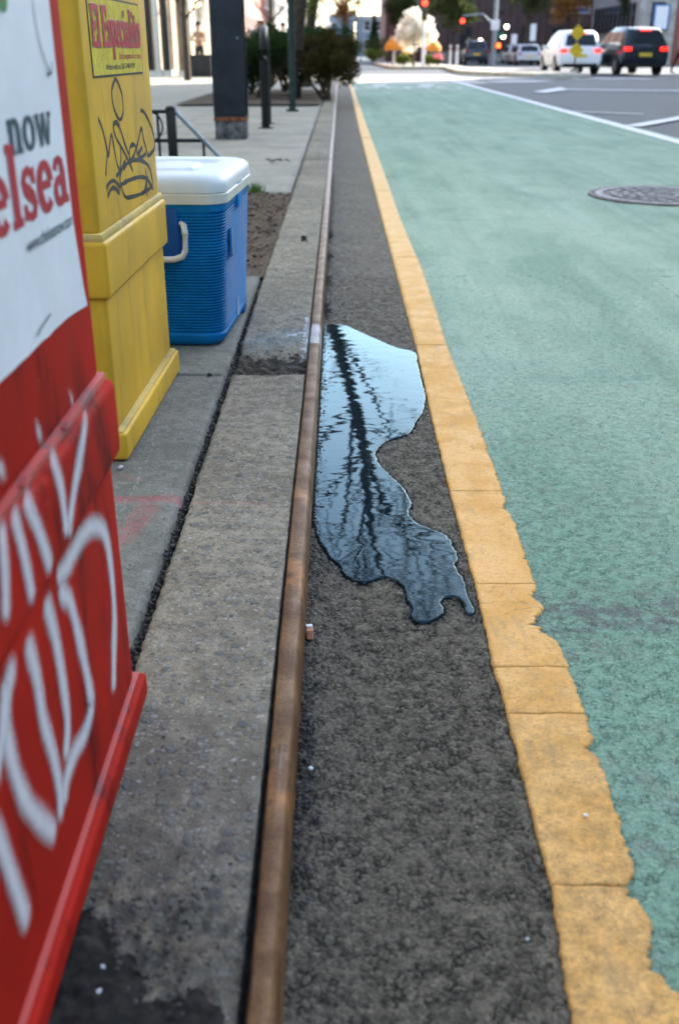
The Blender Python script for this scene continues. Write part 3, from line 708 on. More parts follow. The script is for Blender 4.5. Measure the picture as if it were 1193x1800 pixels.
# ---------------------------------------------------------------- puddle
PC = [(437,82),(470,79),(500,80),(540,85),(570,96),(600,110),(640,128),(680,145),(720,163),(760,180),(800,192),(840,200),(865,215),(868,250),(880,300),(895,360),(905,400),(905,440),(893,485),(862,525),(850,555),(830,578),(795,592),(745,608),(705,632),(684,658),(680,685),(706,728),(735,757),(765,785),(803,822),(832,865),(845,900),(833,935),(845,965),(875,988),(920,1008),(980,1030),(1018,1058),(1036,1096),(1055,1135),(1053,1160),(1042,1175),(1060,1212),(1085,1250),(1098,1298),(1112,1345),(1130,1372),(1128,1396),(1105,1406),(1078,1392),(1076,1358),(1052,1332),(1010,1325),(982,1340),(983,1358),(995,1375),(985,1402),(940,1430),(890,1441),(850,1427),(834,1403),(838,1370),(815,1330),(803,1285),(765,1252),(710,1236),(660,1250),(610,1256),(550,1236),(522,1212),(508,1180),(470,1148),(438,1100),(410,1060),(396,1010),(384,968)]
def puddle():
    pts = []
    for (a, b) in PC: pts.append(Vector(ground(400 + a / 2.593, 540 + b / 2.593)))
    # smooth resample (Catmull-Rom) of the free shore
    out = []
    n = len(pts)
    for i in range(n - 1):
        p0, p1, p2, p3 = pts[max(i-1, 0)], pts[i], pts[i+1], pts[min(i+2, n-1)]
        k = max(2, int((p2 - p1).length / .004))
        for s in range(k):
            t = s / k; out.append(.5 * ((2*p1) + (-p0+p2)*t + (2*p0-5*p1+4*p2-p3)*t*t + (-p0+3*p1-3*p2+p3)*t**3))
    out.append(pts[-1])
    out = [p + Vector((fbm(p.x, p.y, 70, 3), fbm(p.x + 9, p.y, 70, 3))) * .0022 for p in out]
    out[0].x = -.0556; out[-1].x = -.0556
    a, b = out[-1], out[0]; m = 60
    for k in range(1, m): out.append(Vector((-.0556, a.y + (b.y - a.y) * k / m)))
    n = len(out); nor = []
    for i in range(n):
        t = (out[(i+1) % n] - out[i-1]).normalized(); nor.append(Vector((t.y, -t.x)))
    area = sum(out[i].x * out[(i+1) % n].y - out[(i+1) % n].x * out[i].y for i in range(n))
    if area > 0: nor = [-q for q in nor]
    V = []; rings = [(0, -.0040), (.0006, -.0008), (.0016, .0010), (.0029, .0020), (.0042, .0025), (.0054, .0027), (.0062, .0027)]
    for off, z in rings:
        for i in range(n): V.append((out[i].x + nor[i].x * off, out[i].y + nor[i].y * off, z))
    F = []
    for rI in range(len(rings) - 1):
        for i in range(n): j = (i+1) % n; F.append((rI*n+i, rI*n+j, (rI+1)*n+j, (rI+1)*n+i))
    from mathutils.geometry import tessellate_polygon
    top = [Vector(V[(len(rings)-1)*n+i]) for i in range(n)]
    tris = tessellate_polygon([top]); base = (len(rings)-1)*n
    me = bpy.data.meshes.new('puddle'); me.from_pydata(V, [], F + [tuple(base+i for i in t) for t in tris])
    bm = bmesh.new(); bm.from_mesh(me); bmesh.ops.recalc_face_normals(bm, faces=bm.faces)
    if sum(f.normal.z for f in bm.faces) < 0: bmesh.ops.reverse_faces(bm, faces=bm.faces)
    bm.to_mesh(me); bm.free(); me.materials.append(M['water']); nq = n * (len(rings) - 1)
    for p in me.polygons: p.use_smooth = len(p.vertices) == 4
    o_ = bpy.data.objects['asphalt_surface']; am = o_.data; N = len(am.vertices); co = np.empty(N * 3, dtype=np.float32); am.vertices.foreach_get('co', co); co = co.reshape(-1, 3)
    pl = np.array([(p.x, p.y) for p in out]); bb = np.where((co[:, 1] > pl[:, 1].min() - .05) & (co[:, 1] < pl[:, 1].max() + .05))[0]
    Q = co[bb, :2]; ins = np.zeros(len(bb), bool); dist = np.full(len(bb), 9., dtype=np.float32)
    for i in range(len(pl)):
        x0, y0 = pl[i - 1]; x1, y1 = pl[i]
        if y0 != y1:
            c_ = ((y0 > Q[:, 1]) != (y1 > Q[:, 1])) & (Q[:, 0] < (x1 - x0) * (Q[:, 1] - y0) / (y1 - y0) + x0); ins ^= c_
        dist = np.minimum(dist, np.hypot(Q[:, 0] - x1, Q[:, 1] - y1))
    sg = np.where(ins, -dist, dist); dep = np.clip((.002 - sg) / .007, 0, 1); co[bb, 2] -= .0052 * dep * dep * (3 - 2 * dep)
    am.vertices.foreach_set('co', co.ravel()); wt = np.zeros(N, dtype=np.float32)
    wob = np.array([.5 + .5 * fbm(float(a_), float(b_), 45, 3) for a_, b_ in Q]); wt[bb] = np.clip(1 - (sg - .002) / (.006 + .016 * np.clip(wob, 0, 1)), 0, 1)
    at_ = am.attributes.new('wet', 'FLOAT', 'POINT'); at_.data.foreach_set('value', wt); am.update()
    return link('puddle', me, None, kind='structure', label='winding puddle in the gutter reflecting sky and bare branches')
puddle()

# ---------------------------------------------------------------- manhole
mx, my = 2.12, 6.76
M['iron'] = mat('cast_iron', (.12, .125, .145), .6, .1, var=.3, scale=20)
M['irondark'] = mat('cast_iron_dark', (.05, .04, .042), .7, .2, var=.3, scale=20)
mh = empty('manhole_cover', (mx, my, 0), label='round cast iron manhole cover set in the green bike lane', cat='manhole')
def disc(s, r0, r1, z0, z1, n=64, a0=0, a1=2*math.pi):
    pa = [a0 + (a1 - a0) * i / n for i in range(n + 1)]
    poly = [(r1 * math.cos(a), r1 * math.sin(a)) for a in pa] + [(r0 * math.cos(a), r0 * math.sin(a)) for a in pa[::-1]]
    for i in range(n):
        q = [poly[i], poly[i+1], poly[2*n-i], poly[2*n+1-i]]
        s.add([(x, y, z0) for x, y in q] + [(x, y, z1) for x, y in q], [(0,3,2,1),(4,5,6,7),(0,1,5,4),(1,2,6,5),(2,3,7,6),(3,0,4,7)])
    return s
disc(MB(), .455, .49, -.03, .008).build('rim', M['irondark'], mh)
disc(MB(), .40, .448, -.03, .010).build('outer_ring', M['iron'], mh)
disc(MB(), .01, .40, -.03, .005).build('plate', M['irondark'], mh)
for rr, wd in ((.33, .04), (.25, .035), (.17, .035), (.09, .04)):
    nseg = int(rr * 60)
    for k in range(nseg):
        if k == 0: proto = disc(MB(), rr - wd/2, rr + wd/2, .004, .011, 3, 0, 2*math.pi/nseg*.72).build('raised_block', M['iron'], mh)
        else: o = proto.copy(); col.objects.link(o); o.rotation_euler = (0, 0, 2*math.pi*k/nseg)

# ---------------------------------------------------------------- slab-serif lettering
def arc(cx, cy, rx, ry, a0, a1, n=18, thin=.13, thick=.27):
    P = []; W = []
    for i in range(n + 1):
        a = R(a0 + (a1 - a0) * i / n); P.append((cx + rx * math.cos(a), cy + ry * math.sin(a))); W.append(thin + (thick - thin) * abs(math.cos(a)))
    return P, W
def bar(x0, y0, x1, y1, w): return [(x0, y0), (x1, y1)], [w, w]
TH = .27; TN = .12
def serif(x, y, w=.42): return bar(x - w/2, y, x + w/2, y, .11)
def glyph(ch):
    y1 = .945; y0 = .055
    if ch == 'n': return 1.08, [bar(.28, 0, .28, 1, TH), bar(.06, y1, .28, y1, .11), serif(.28, y0), arc(.5, .62, .28, .33, 175, 0, 12), bar(.78, 0, .78, .64, TH), serif(.80, y0)]
    if ch == 'h': return 1.08, [bar(.28, 0, .28, 1.5, TH), bar(.06, 1.445, .28, 1.445, .11), serif(.28, y0), arc(.5, .62, .28, .33, 175, 0, 12), bar(.78, 0, .78, .64, TH), serif(.80, y0)]
    if ch == 'o': return .98, [arc(.48, .5, .33, .44, 0, 360, 30)]
    if ch == 'w': return 1.42, [bar(.18, 1, .42, 0, .25), bar(.45, 0, .66, 1, .13), bar(.66, 1, .92, 0, .25), bar(.95, 0, 1.2, 1, .13), serif(.18, y1, .36), serif(.68, y1, .30), serif(1.2, y1, .32)]
    if ch == 'l': return .60, [bar(.30, 0, .30, 1.5, TH), bar(.06, 1.445, .30, 1.445, .11), serif(.30, y0, .52)]
    if ch == 'i': return .58, [bar(.29, 0, .29, 1, TH), bar(.06, y1, .29, y1, .11), serif(.29, y0, .5), bar(.29, 1.22, .29, 1.48, .28)]
    if ch == 's': return .84, [([(.66, .70), (.60, .86), (.44, .95), (.26, .90), (.17, .75), (.24, .61), (.42, .51), (.58, .40), (.66, .26), (.58, .10), (.40, .05), (.22, .12), (.14, .32)], [.10, .12, .13, .17, .22, .25, .27, .25, .22, .17, .13, .12, .10]), bar(.70, .66, .70, .98, .08), bar(.12, .02, .12, .34, .08)]
    if ch == 'e': return .90, [arc(.46, .5, .32, .44, 8, 318, 26), bar(.20, .54, .78, .54, .12)]
    if ch == 'c': return .84, [arc(.46, .5, .32, .44, 48, 318, 24), bar(.66, .72, .66, .86, .20)]
    if ch == 'a': return .98, [([(.20, .74), (.26, .90), (.44, .95), (.60, .86), (.64, .66), (.64, .0)], [.2, .15, .12, .2, TH, TH]), arc(.38, .29, .24, .24, 0, 360, 20, .12, .22), bar(.64, .055, .92, .055, .11)]
    if ch == 't': return .70, [bar(.30, .16, .30, 1.35, TH), bar(.04, .95, .62, .95, .11), ([(.30, .22), (.36, .07), (.50, .05), (.64, .14)], [.26, .16, .13, .1])]
    if ch == 'p': return 1.04, [bar(.26, -.48, .26, 1, TH), bar(.05, y1, .26, y1, .11), serif(.26, -.425), arc(.54, .5, .30, .43, 140, -140, 22)]
    if ch == 'C': return 1.25, [arc(.64, .75, .46, .68, 42, 318, 26, .14, .32), bar(1.04, 1.1, 1.04, 1.42, .12)]
    if ch == 'E': return 1.16, [bar(.30, 0, .30, 1.5, .30), bar(.06, 1.43, 1.04, 1.43, .14), bar(.06, .07, 1.06, .07, .14), bar(.3, .76, .82, .76, .13), bar(1.0, 1.1, 1.0, 1.44, .1), bar(1.02, .06, 1.02, .42, .1), bar(.80, .58, .80, .94, .08)]
    return .5, []
def ribbon(P, W, to3, off, s=None, uv=False):
    s = s or MB(); n = len(P); P = [Vector(p) for p in P]; b = len(s.v)
    for i in range(n):
        d = P[min(i+1, n-1)] - P[max(i-1, 0)]
        if d.length < 1e-9: d = Vector((1, 0))
        d.normalize(); q = Vector((-d.y, d.x)) * W[i] / 2
        s.v.append(to3(P[i] + q, off)); s.v.append(to3(P[i] - q, off))
    for i in range(n - 1): s.f.append((b+2*i, b+2*i+1, b+2*i+3, b+2*i+2))
    return s
def word(text, y0, y1, z0, xh, X, grow=0.0, base_off=.0006, track=0.0, to3=None):
    """letters on a street-facing side: text runs along +Y, from y0 to y1, x-height xh, baseline z0"""
    adv = [glyph(c)[0] + track for c in text]; tot = sum(adv); k = (y1 - y0) / tot; out = []; x = 0; cnt = 0
    for c, a in zip(text, adv):
        if c == ' ': x += a; continue
        s = MB()
        for P, W in glyph(c)[1]:
            P2 = [((x + p[0]), p[1]) for p in P]; cnt += 1
            def t3(p, off): return (X + off, y0 + p.x * k, z0 + p.y * xh)
            ribbon(P2, [w + grow for w in W], t3, base_off + (cnt % 7) * .00004, s)
        out.append(s); x += a
    return out
# ---------------------------------------------------------------- news boxes
def panel(poly_yz, x0, x1):
    return MB().prism(poly_yz, 'x', x0, x1)
RX = -.270                       # street side of the red box
rb = empty('newspaper_box', (0, 0, 0), label='red newspaper box with white poster and sprayed white graffiti', cat='newspaper box')
MB().box(-.74, RX, .50, 1.082, .52, 1.16).build('upper_body', M['red'], rb, bev=.010, seg=3)
cl = MB().box(-.752, RX + .015, .49, 1.094, .424, .515).build('collar', M['red'], rb, bev=.012, seg=3)
MB().box(-.745, RX + .007, .497, 1.087, .510, .524).build('collar_ledge', M['redworn'], rb, bev=.005)
for yy in (.62, .76, .90):
    MB().box(RX + .0035, RX + .0105, yy - .004, yy + .016, .5225, .5247).build('worn_notch', M['redworn'], rb, bev=.0015)
MB().box(-.745, RX + .003, .497, 1.086, .110, .4215).build('lower_body', M['red'], rb, bev=.009, seg=3)
MB().box(-.76, RX + .017, .49, 1.100, .079, .112).build('base', M['red'], rb, bev=.007, seg=3)
MB().box(-.755, RX + .009, .492, 1.095, .108, .1155).build('base_ledge', M['redworn'], rb, bev=.003)
MB().box(-.73, RX + .02, .478, .497, .56, 1.12).build('door', M['red'], rb, bev=.004)
MB().box(-.70, -.33, .470, .480, .80, 1.08).build('door_window', M['glass'], rb)
# poster, one corner peeling
s = MB(); n1 = 24; zt = 1.05
for i in range(n1 + 1):
    y = .51 + (1.036 - .51) * i / n1
    for j, z in enumerate((.612, .63, .70, .80, .9, zt)):
        cu = max(0, (y - 1.0) / .036) ** 2 * max(0, (.66 - z) / .05) * .006
        s.v.append((RX + .0011 + .0002 * (1 + fbm(y, z, 9)) * .5 + cu, y, z + .004 * (fbm(2, y, 12) if j == 0 else 0)))
for i in range(n1):
    for j in range(5): a = i * 6 + j; s.f.append((a, a+6, a+7, a+1))
s.build('poster', M['paper'], rb, smooth=True)
pst = rb.children[-1] if rb.children else None
pst = [o for o in bpy.data.objects if o.name.startswith('poster')][0]
for s in word('Chelsea', .655, 1.034, .717, .043, RX + .0010, .06): s.build('letter', M['tred'], pst)
for s in word('now', .858, .997, .773, .027, RX + .0010, .05): s.build('letter', M['tgrey'], pst)
def text_obj(body, size, m, parent, to, name='printed_line', w=None, rz=(R(90), 0, R(90))):
    cu = bpy.data.curves.new(name, 'FONT'); cu.body = body; cu.size = size; cu.offset = size * .012
    t = bpy.data.objects.new(name, cu); col.objects.link(t); dg = bpy.context.evaluated_depsgraph_get()
    me = bpy.data.meshes.new_from_object(t.evaluated_get(dg)); bpy.data.objects.remove(t); bpy.data.curves.remove(cu)
    me.materials.clear(); me.materials.append(m)
    xs = [v.co.x for v in me.vertices]; k = (w / (max(xs) - min(xs))) if w else 1
    for v in me.vertices: v.co.x *= k
    o = link(name, me, parent); o.location = to; o.rotation_euler = rz; return o
text_obj('www.chelseanow.com', .017, M['tgrey'], pst, (RX + .0024, .872, .693), w=.158)
# scuffs on the poster and the cut-off logo at its top
def strokes(parent, X, lines, m, name, wide, sx=1.0, ox=0, oy=0, off=.0010, uvs=False, joined=True):
    s = MB(); uv = []; cnt = 0
    for L in lines:
        pts = [on_side(ox + p[0] / sx, oy + p[1] / sx, X) for p in L]; P = []
        n = len(pts)
        for i in range(n - 1):
            p0, p1, p2, p3 = [Vector(pts[max(0, min(n-1, q))]) for q in (i-1, i, i+1, i+2)]
            for t in (0, .125, .25, .375, .5, .625, .75, .875): P.append(.5*((2*p1)+(-p0+p2)*t+(2*p0-5*p1+4*p2-p3)*t*t+(-p0+3*p1-3*p2+p3)*t**3))
        P.append(Vector(pts[-1])); W = []
        for i, p in enumerate(P):
            e = min(i, len(P) - 1 - i) / 3
            W.append(wide * 1.1 * (1 + .22 * mnoise.noise(Vector((p.x * 25, p.y * 25, cnt)))))
        cnt += 1
        s = MB(); ribbon(P, W, lambda p, o: (X + o, p.x, p.y), off + (cnt % 9) * .00022 if uvs else off + (cnt % 9) * .00005, s)
        stroke_obj(s, name, m, parent, uvs, wide)
def stroke_obj(s, name, m, parent, uvs, wide):
    me = bpy.data.meshes.new(name); me.from_pydata(s.v, [], s.f); me.materials.append(m)
    if uvs:
        ul = me.uv_layers.new(name='UVMap'); C_ = [(Vector(s.v[2*i]) + Vector(s.v[2*i+1])) / 2 for i in range(len(s.v) // 2)]
        acc = [0]
        for i in range(1, len(C_)): acc.append(acc[-1] + (C_[i] - C_[i-1]).length)
        ends = [min(1, min(q, acc[-1] - q) / (wide * .5)) for q in acc]
        for p in me.polygons:
            for li, vi in zip(p.loop_indices, p.vertices): ul.data[li].uv = (ends[vi // 2], vi % 2)
    return link(name, me, parent)
strokes(pst, RX, [[(55, 2), (60, 40), (70, 85), (82, 120), (88, 128), (80, 130)], [(88, 108), (90, 125)], [(62, 590), (72, 572), (86, 552)]], M['tgrey'], 'pen_scuff', .0018, off=.0024)
s = MB()
for k, (dy, dz, rr) in enumerate(((0, 0, .034),)):
    pass
gp = on_side(0, -8, RX)
disc_s = MB(); disc_s.add([(RX + .0022, gp[0] + .014 * math.cos(a), gp[1] + .012 * math.sin(a)) for a in [i * math.pi / 10 for i in range(20)]], [tuple(range(20))]); disc_s.build('logo_mark', M['tgrn'], pst)
disc_s = MB(); disc_s.add([(RX + .0026, gp[0] - .004 + .009 * math.cos(a), gp[1] + .004 + .008 * math.sin(a)) for a in [i * math.pi / 10 for i in range(20)]], [tuple(range(20))]); disc_s.build('logo_mark', M['tred'], pst)
# white sprayed tag
lower = [[(97,1026),(108,1008),(120,990),(143,945),(165,925),(185,940),(196,1007),(201,1080),(200,1150),(200,1225)],
         [(100,1030),(112,1046),(124,1062),(143,1140),(155,1200),(160,1240),(150,1285),(130,1325),(116,1372),(110,1430)],
         [(76,1044),(97,1123),(112,1215),(118,1280),(112,1350)],
         [(43,1113),(63,1190),(75,1265),(93,1330),(104,1390),(105,1455)],
         [(30,1165),(15,1190),(8,1260),(20,1340),(45,1410),(78,1450),(100,1466)],
         [(-20,1440),(0,1485),(26,1562),(50,1632)], [(8,1180),(0,1300),(-20,1400)]]
strokes(rb, RX + .003, lower, M['spray'], 'sprayed_tag', .036, off=.0008, uvs=True)
upper = [[(145,718),(149,745),(141,800),(132,850),(124,905),(119,952)], [(86,785),(98,825),(107,860),(113,905),(118,952)],
         [(38,862),(63,923),(78,965),(91,1008)], [(18,885),(40,973),(58,1066)], [(-2,905),(6,1000),(8,1105)]]
strokes(rb, RX + .015, upper, M['spray'], 'sprayed_tag', .030, off=.0008, uvs=True)
strokes(rb, RX, [[(128,690),(122,712)], [(72,745),(62,775)], [(4,800),(-6,850)]], M['spray'], 'sprayed_tag', .036, off=.0010, uvs=True)

# yellow box (turned very slightly)
YX = -.4565
yb = empty('newspaper_box', (YX, 1.945, 0), R(-1.2), label='yellow newspaper box with black marker scrawl and yellow and red sticker', cat='newspaper box')
Lb = .62
MB().box(-.44, 0, .0, Lb - .008, .528, 1.16).build('upper_body', M['ylw'], yb, bev=.016, seg=3)
MB().box(-.452, .012, -.012, Lb + .004, .412, .522).build('collar', M['ylw'], yb, bev=.010, seg=3)
MB().box(-.448, .007, -.008, Lb + .000, .519, .536).build('collar_ledge', M['ylwworn'], yb, bev=.006)
MB().box(-.445, .0, .0, Lb - .004, .138, .4135).build('lower_body', M['ylw'], yb, bev=.012, seg=3)
MB().box(-.455, .018, -.016, Lb + .012, .0775, .136).build('base', M['ylw'], yb, bev=.008, seg=3)
MB().box(-.45, .011, -.010, Lb + .008, .133, .1405).build('base_ledge', M['ylwworn'], yb, bev=.003)
MB().box(-.46, -.438, .06, Lb - .06, .60, 1.12).build('door', M['ylw'], yb, bev=.004)
yz = lambda u, v: (on_side(u, v, YX + .004)[0] - 1.945, on_side(u, v, YX + .004)[1])
stk = MB().box(.0002, .0010, .062, .520, .8065, .947).build('sticker', M['tblk'], yb)
MB().box(.0010, .0014, .067, .515, .8105, .943).build('sticker_field', M['sticker'], stk)
for s in word('El Especialito', .075, .508, .861, .046, .0012, .13, track=-.10): s.build('letter_outline', M['twht'], stk)
for s in word('El Especialito', .075, .508, .861, .046, .0022, .09, track=-.10): s.build('letter', M['tred'], stk)
text_obj('En la esquina de tu casa', .017, M['tred'], stk, (.0018, .29, .838), w=.215)
text_obj('Write with us 201-348-1959', .015, M['tblk'], stk, (.0018, .165, .819), w=.27)
mk = [[(290,485),(272,560),(285,670),(318,738),(336,690),(330,590),(308,515),(290,485)],
      [(197,730),(222,800),(240,880),(255,960),(262,900),(272,830),(290,930),(305,1010),(316,1040)],
      [(242,1083),(246,1000),(250,940)], [(300,1085),(318,1060),(326,980),(322,900)],
      [(318,780),(300,755),(282,775),(298,850),(340,930),(395,1055)], [(300,760),(322,800),(345,880),(372,960),(385,1010)],
      [(372,960),(378,905),(398,892),(408,915),(392,975),(365,992)], [(392,975),(420,880),(438,792),(452,860),(468,940),(425,978),(398,985)],
      [(412,900),(420,950),(445,905)],
      [(433,680),(452,690),(478,740),(500,800),(514,870),(510,922),(476,965),(480,940)],
      [(352,990),(328,1050),(322,1110),(335,1170),(352,1212),(380,1216),(450,1190),(500,1145),(498,1080),(478,1020),(430,986),(370,1000),(340,1040)],
      [(328,1140),(370,1112),(430,1092),(470,1100),(492,1135),(508,1165)], [(466,1040),(470,1120),(476,1212)], [(455,1195),(468,1140),(478,1085)],
      [(248,1160),(262,1128),(290,1115),(325,1158)], [(255,1214),(268,1172),(292,1158),(320,1192)]]
s = MB(); cnt = 0
for L in mk:
    P = [Vector(yz(120 + p[0] / 3.509, p[1] / 3.509)) for p in L]; Q = []; n = len(P)
    for i in range(n - 1):
        p0, p1, p2, p3 = P[max(i-1, 0)], P[i], P[i+1], P[min(n-1, i+2)]
        for t in (0, .2, .4, .6, .8): Q.append(.5*((2*p1)+(-p0+p2)*t+(2*p0-5*p1+4*p2-p3)*t*t+(-p0+3*p1-3*p2+p3)*t**3))
    Q.append(P[-1]); cnt += 1
    W = [.0086 * (1 + .5 * mnoise.noise(Vector((q.x * 30, q.y * 30, cnt)))) for q in Q]
    ribbon(Q, W, lambda p, o: (o, p.x, p.y), .0004 + cnt * .00003, s)
s.build('marker_scrawl', M['tblk'], yb, fix=False)

# ---------------------------------------------------------------- cooler
ck = empty('cooler', (-.497, 2.79, ZS), R(-3.0), label='blue ribbed picnic cooler with white lid and white bail handle', cat='cooler')
def rr_ring(hx, y0, y1, rad, n=7):
    P = []
    for cx, cy, a0 in ((hx - rad, y0 + rad, -90), (hx - rad, y1 - rad, 0), (-hx + rad, y1 - rad, 90), (-hx + rad, y0 + rad, 180)):
        for i in range(n + 1): a = R(a0 + 90 * i / n); P.append((cx + rad * math.cos(a), cy + rad * math.sin(a)))
    return P
def loft(rings, name, m, parent, cap=True, sm=True):
    s = MB(); n = len(rings[0])
    for P in rings: s.v += [tuple(p) for p in P]
    for j in range(len(rings) - 1):
        for i in range(n): s.f.append((j*n+i, j*n+(i+1) % n, (j+1)*n+(i+1) % n, (j+1)*n+i))
    if cap: s.f.append(tuple(range(n))[::-1]); s.f.append(tuple((len(rings)-1)*n+i for i in range(n)))
    return s.build(name, m, parent, smooth=sm)
rings = []; HB = .405
def outline(z, inset):
    t = z / HB; hx = .163 + .020 * t - inset; y0 = .035 - .030 * t + inset; y1 = .535 + .02 * t - inset
    return [(x, y, z) for x, y in rr_ring(hx, y0, y1, .055)]
rings.append(outline(0, .020)); rings.append(outline(.006, .010)); rings.append(outline(.018, .002)); rings.append(outline(.034, .0))
z = .044; nr = 40; dz = (HB - .03 - .044) / nr
for k in range(nr):
    for f_, ins in ((.0, .0075), (.24, .0075), (.38, .0005), (.5, 0), (.84, 0), (.98, .001)):
        rings.append(outline(z + dz * f_, ins))
    z += dz
rings.append(outline(HB - .03, .004)); rings.append(outline(HB - .022, -.002)); rings.append(outline(HB, -.002))
loft(rings, 'body', M['blue'], ck)
# grip recess panel and bail handle on the near end
MB().box(-.115, .060, .0005, .022, .250, .395).build('handle_recess', mat('blue_recess', (.006, .07, .26), .35), ck, bev=.012, seg=3)
hy = -.018
MB().tube([(.066, .006, .352), (.078, hy, .350), (.081, hy - .004, .330), (.079, hy - .004, .285), (.070, hy - .004, .268), (.045, hy - .003, .260), (-.05, hy - .003, .258), (-.15, hy - .003, .262), (-.163, hy - .004, .290), (-.160, hy, .350), (-.150, .006, .352)], [.007, .0085, .0085, .0085, .0085, .0085, .0085, .0085, .0085, .0085, .007], 10).build('bail_handle', M['rimw'], ck, smooth=True)
def lid_ring(z, ins): return [(x, y, z) for x, y in rr_ring(.190 - ins, -.004 + ins, .566 - ins, .062)]
loft([lid_ring(HB - .004, .006), lid_ring(HB - .002, .0), lid_ring(HB + .022, -.001), lid_ring(HB + .026, .003)], 'lid_rim', M['rimw'], ck)
# lid with cup recesses: polar grid patches displaced
s = MB(); LR = [(HB + .024, .004), (HB + .027, .0), (HB + .046, .001), (HB + .058, .006), (HB + .066, .014), (HB + .071, .028), (HB + .073, .045)]
for zz, ins in LR: s.v += lid_ring(zz, ins)
n = len(lid_ring(0, 0))
for j in range(len(LR) - 1):
    for i in range(n): s.f.append((j*n+i, j*n+(i+1) % n, (j+1)*n+(i+1) % n, (j+1)*n+i))
s.f.append(tuple(range(n))[::-1])
lastz = LR[-1][0]; bnd = lid_ring(lastz, LR[-1][1]); cxy = (0, .281)
def cupz(x, y):
    d = 0
    for (cx, cy) in ((-.07, .40), (.075, .40), (-.07, .15), (.075, .15)):
        q = math.hypot(x - cx, y - cy); d -= .011 * (1 - max(0, min(1, (q - .037) / .010)))
    q = math.hypot((x) / 1.0, (y - .28) / 1.6); d += .003 * max(0, min(1, (.06 - q) / .01))
    return d
NJ = 26; base = (len(LR) - 1) * n
for j in range(1, NJ):
    t = 1 - j / NJ
    for (x, y, _) in bnd:
        X = cxy[0] + (x - cxy[0]) * t; Yv = cxy[1] + (y - cxy[1]) * t; s.v.append((X, Yv, lastz + cupz(X, Yv)))
for j in range(NJ - 1):
    a = base if j == 0 else len(LR) * n + (j - 1) * n; b = len(LR) * n + j * n
    for i in range(n): s.f.append((a+i, a+(i+1) % n, b+(i+1) % n, b+i))
s.v.append((cxy[0], cxy[1], lastz + .003)); c = len(s.v) - 1; b = len(LR) * n + (NJ - 2) * n
for i in range(n): s.f.append((b+i, b+(i+1) % n, c))
s.build('lid', M['lid'], ck, smooth=True)
MB().box(.176, .190, .235, .33, .365, .432).build('latch', M['blue'], ck, bev=.004)
MB().box(.182, .1865, .10, .17, .245, .325).build('side_badge', M['blue'], ck, bev=.002)
MB().box(.1866, .1872, .125, .129, .25, .32).build('scuff', M['twht'], ck)
# wheel in a corner recess
MB().tube([(.135, .475, .038), (.160, .475, .038)], .038, 24).build('wheel', M['tyre'], ck, bev=.003)
MB().tube([(.135, .475, .042), (.1615, .475, .042)], .048, 24).build('wheel_arch', mat('blue_arch', (.006, .07, .26), .4), ck, bev=.004)
MB().box(.1655, .1685, .30, .306, .03, .085).build('scuff', M['twht'], ck)

# ---------------------------------------------------------------- iron tree guard
tg = empty('tree_guard', (0, 6.36, ZS), label='low black iron tree guard with sloping end rail behind the cooler', cat='railing')
def fx(u, v): p = at(u, v, 6.36); return (p.x, p.z - ZS)
px_, pz_ = fx(301, 192)
MB().box(px_ - .026, px_ + .026, -.026, .026, -.01, pz_).build('post', M['black'], tg, bev=.003)
MB().tube([(px_, 0, pz_ - .002), (px_, 0, pz_ + .006), (px_, 0, pz_ + .012), (px_, 0, pz_ + .02)], [.032, .034, .03, .016], 14).build('post_cap', M['black'], tg, smooth=True)
ex, ez = fx(440, 330)
MB().tube([(px_ + .02, 0, pz_ - .005), (ex, 0, ez)], .013, 8).build('sloping_rail', M['galv'], tg)
zt_ = fx(280, 196)[1]; zl = fx(280, 247)[1]
MB().tube([(px_ - .02, 0, zt_), (px_ - 1.1, 0, zt_)], .011, 8).build('top_rail', M['black'], tg)
MB().tube([(fx(357, 248)[0] + .02, 0, zl), (px_ - 1.1, 0, zl)], .011, 8).build('lower_rail', M['black'], tg)
for u in (279, 357, 258, 236, 330):
    X = fx(u, 220)[0]; zt2 = zt_ if u < 300 else zl
    if u == 330: X = fx(332, 0)[0]; continue
    MB().tube([(X, 0, zt2), (X, 0, 0)], .008, 8).build('picket', M['black'], tg)
cpt = fx(262, 222); s = MB(); s.tube([(cpt[0] + .085 * math.cos(a), 0, cpt[1] + .085 * math.sin(a)) for a in [i * 2 * math.pi / 24 for i in range(25)]], .006, 6, cap=False)
s.build('ring_ornament', M['black'], tg, smooth=True)
MB().box(px_ - 1.13, px_ - 1.08, -.025, .025, -.01, pz_).build('post', M['black'], tg, bev=.003)

# ---------------------------------------------------------------- steel column, bike rack, sign pole
cp = at(407, 245, 10.4)
sc_ = empty('steel_column', (cp.x, 10.55, ZS), label='dark steel column with rusted foot standing on the pavement', cat='column')
s = MB(); s.box(-.155, .155, -.15, -.132, .20, 5.2); s.build('flange', M['steelblue'], sc_, bev=.003)
s = MB(); s.box(-.155, .155, .132, .15, .20, 5.2); s.build('flange', M['steelblue'], sc_, bev=.003)
MB().box(-.012, .012, -.132, .132, .20, 5.2).build('web', M['steelblue'], sc_)
MB().box(-.150, .150, -.145, .145, 0, .165).build('foot', M['colbase'], sc_, bev=.006)
MB().box(-.158, .158, -.153, .153, .165, .203).build('rust_band', M['colrust'], sc_, bev=.004)
MB().tube([(.10, -.150, .9), (.10, -.156, .9)], .008, 8).build('bolt', M['galv'], sc_)
MB().box(-.25, .25, -.22, .22, 5.2, 5.26).build('cap_plate', M['steelblue'], sc_)
bp = at(470, 222, 12.35)
br = empty('bike_rack', (bp.x, 12.35, ZS), R(92), label='black hoop bike rack seen edge on beside the steel column', cat='bike rack')
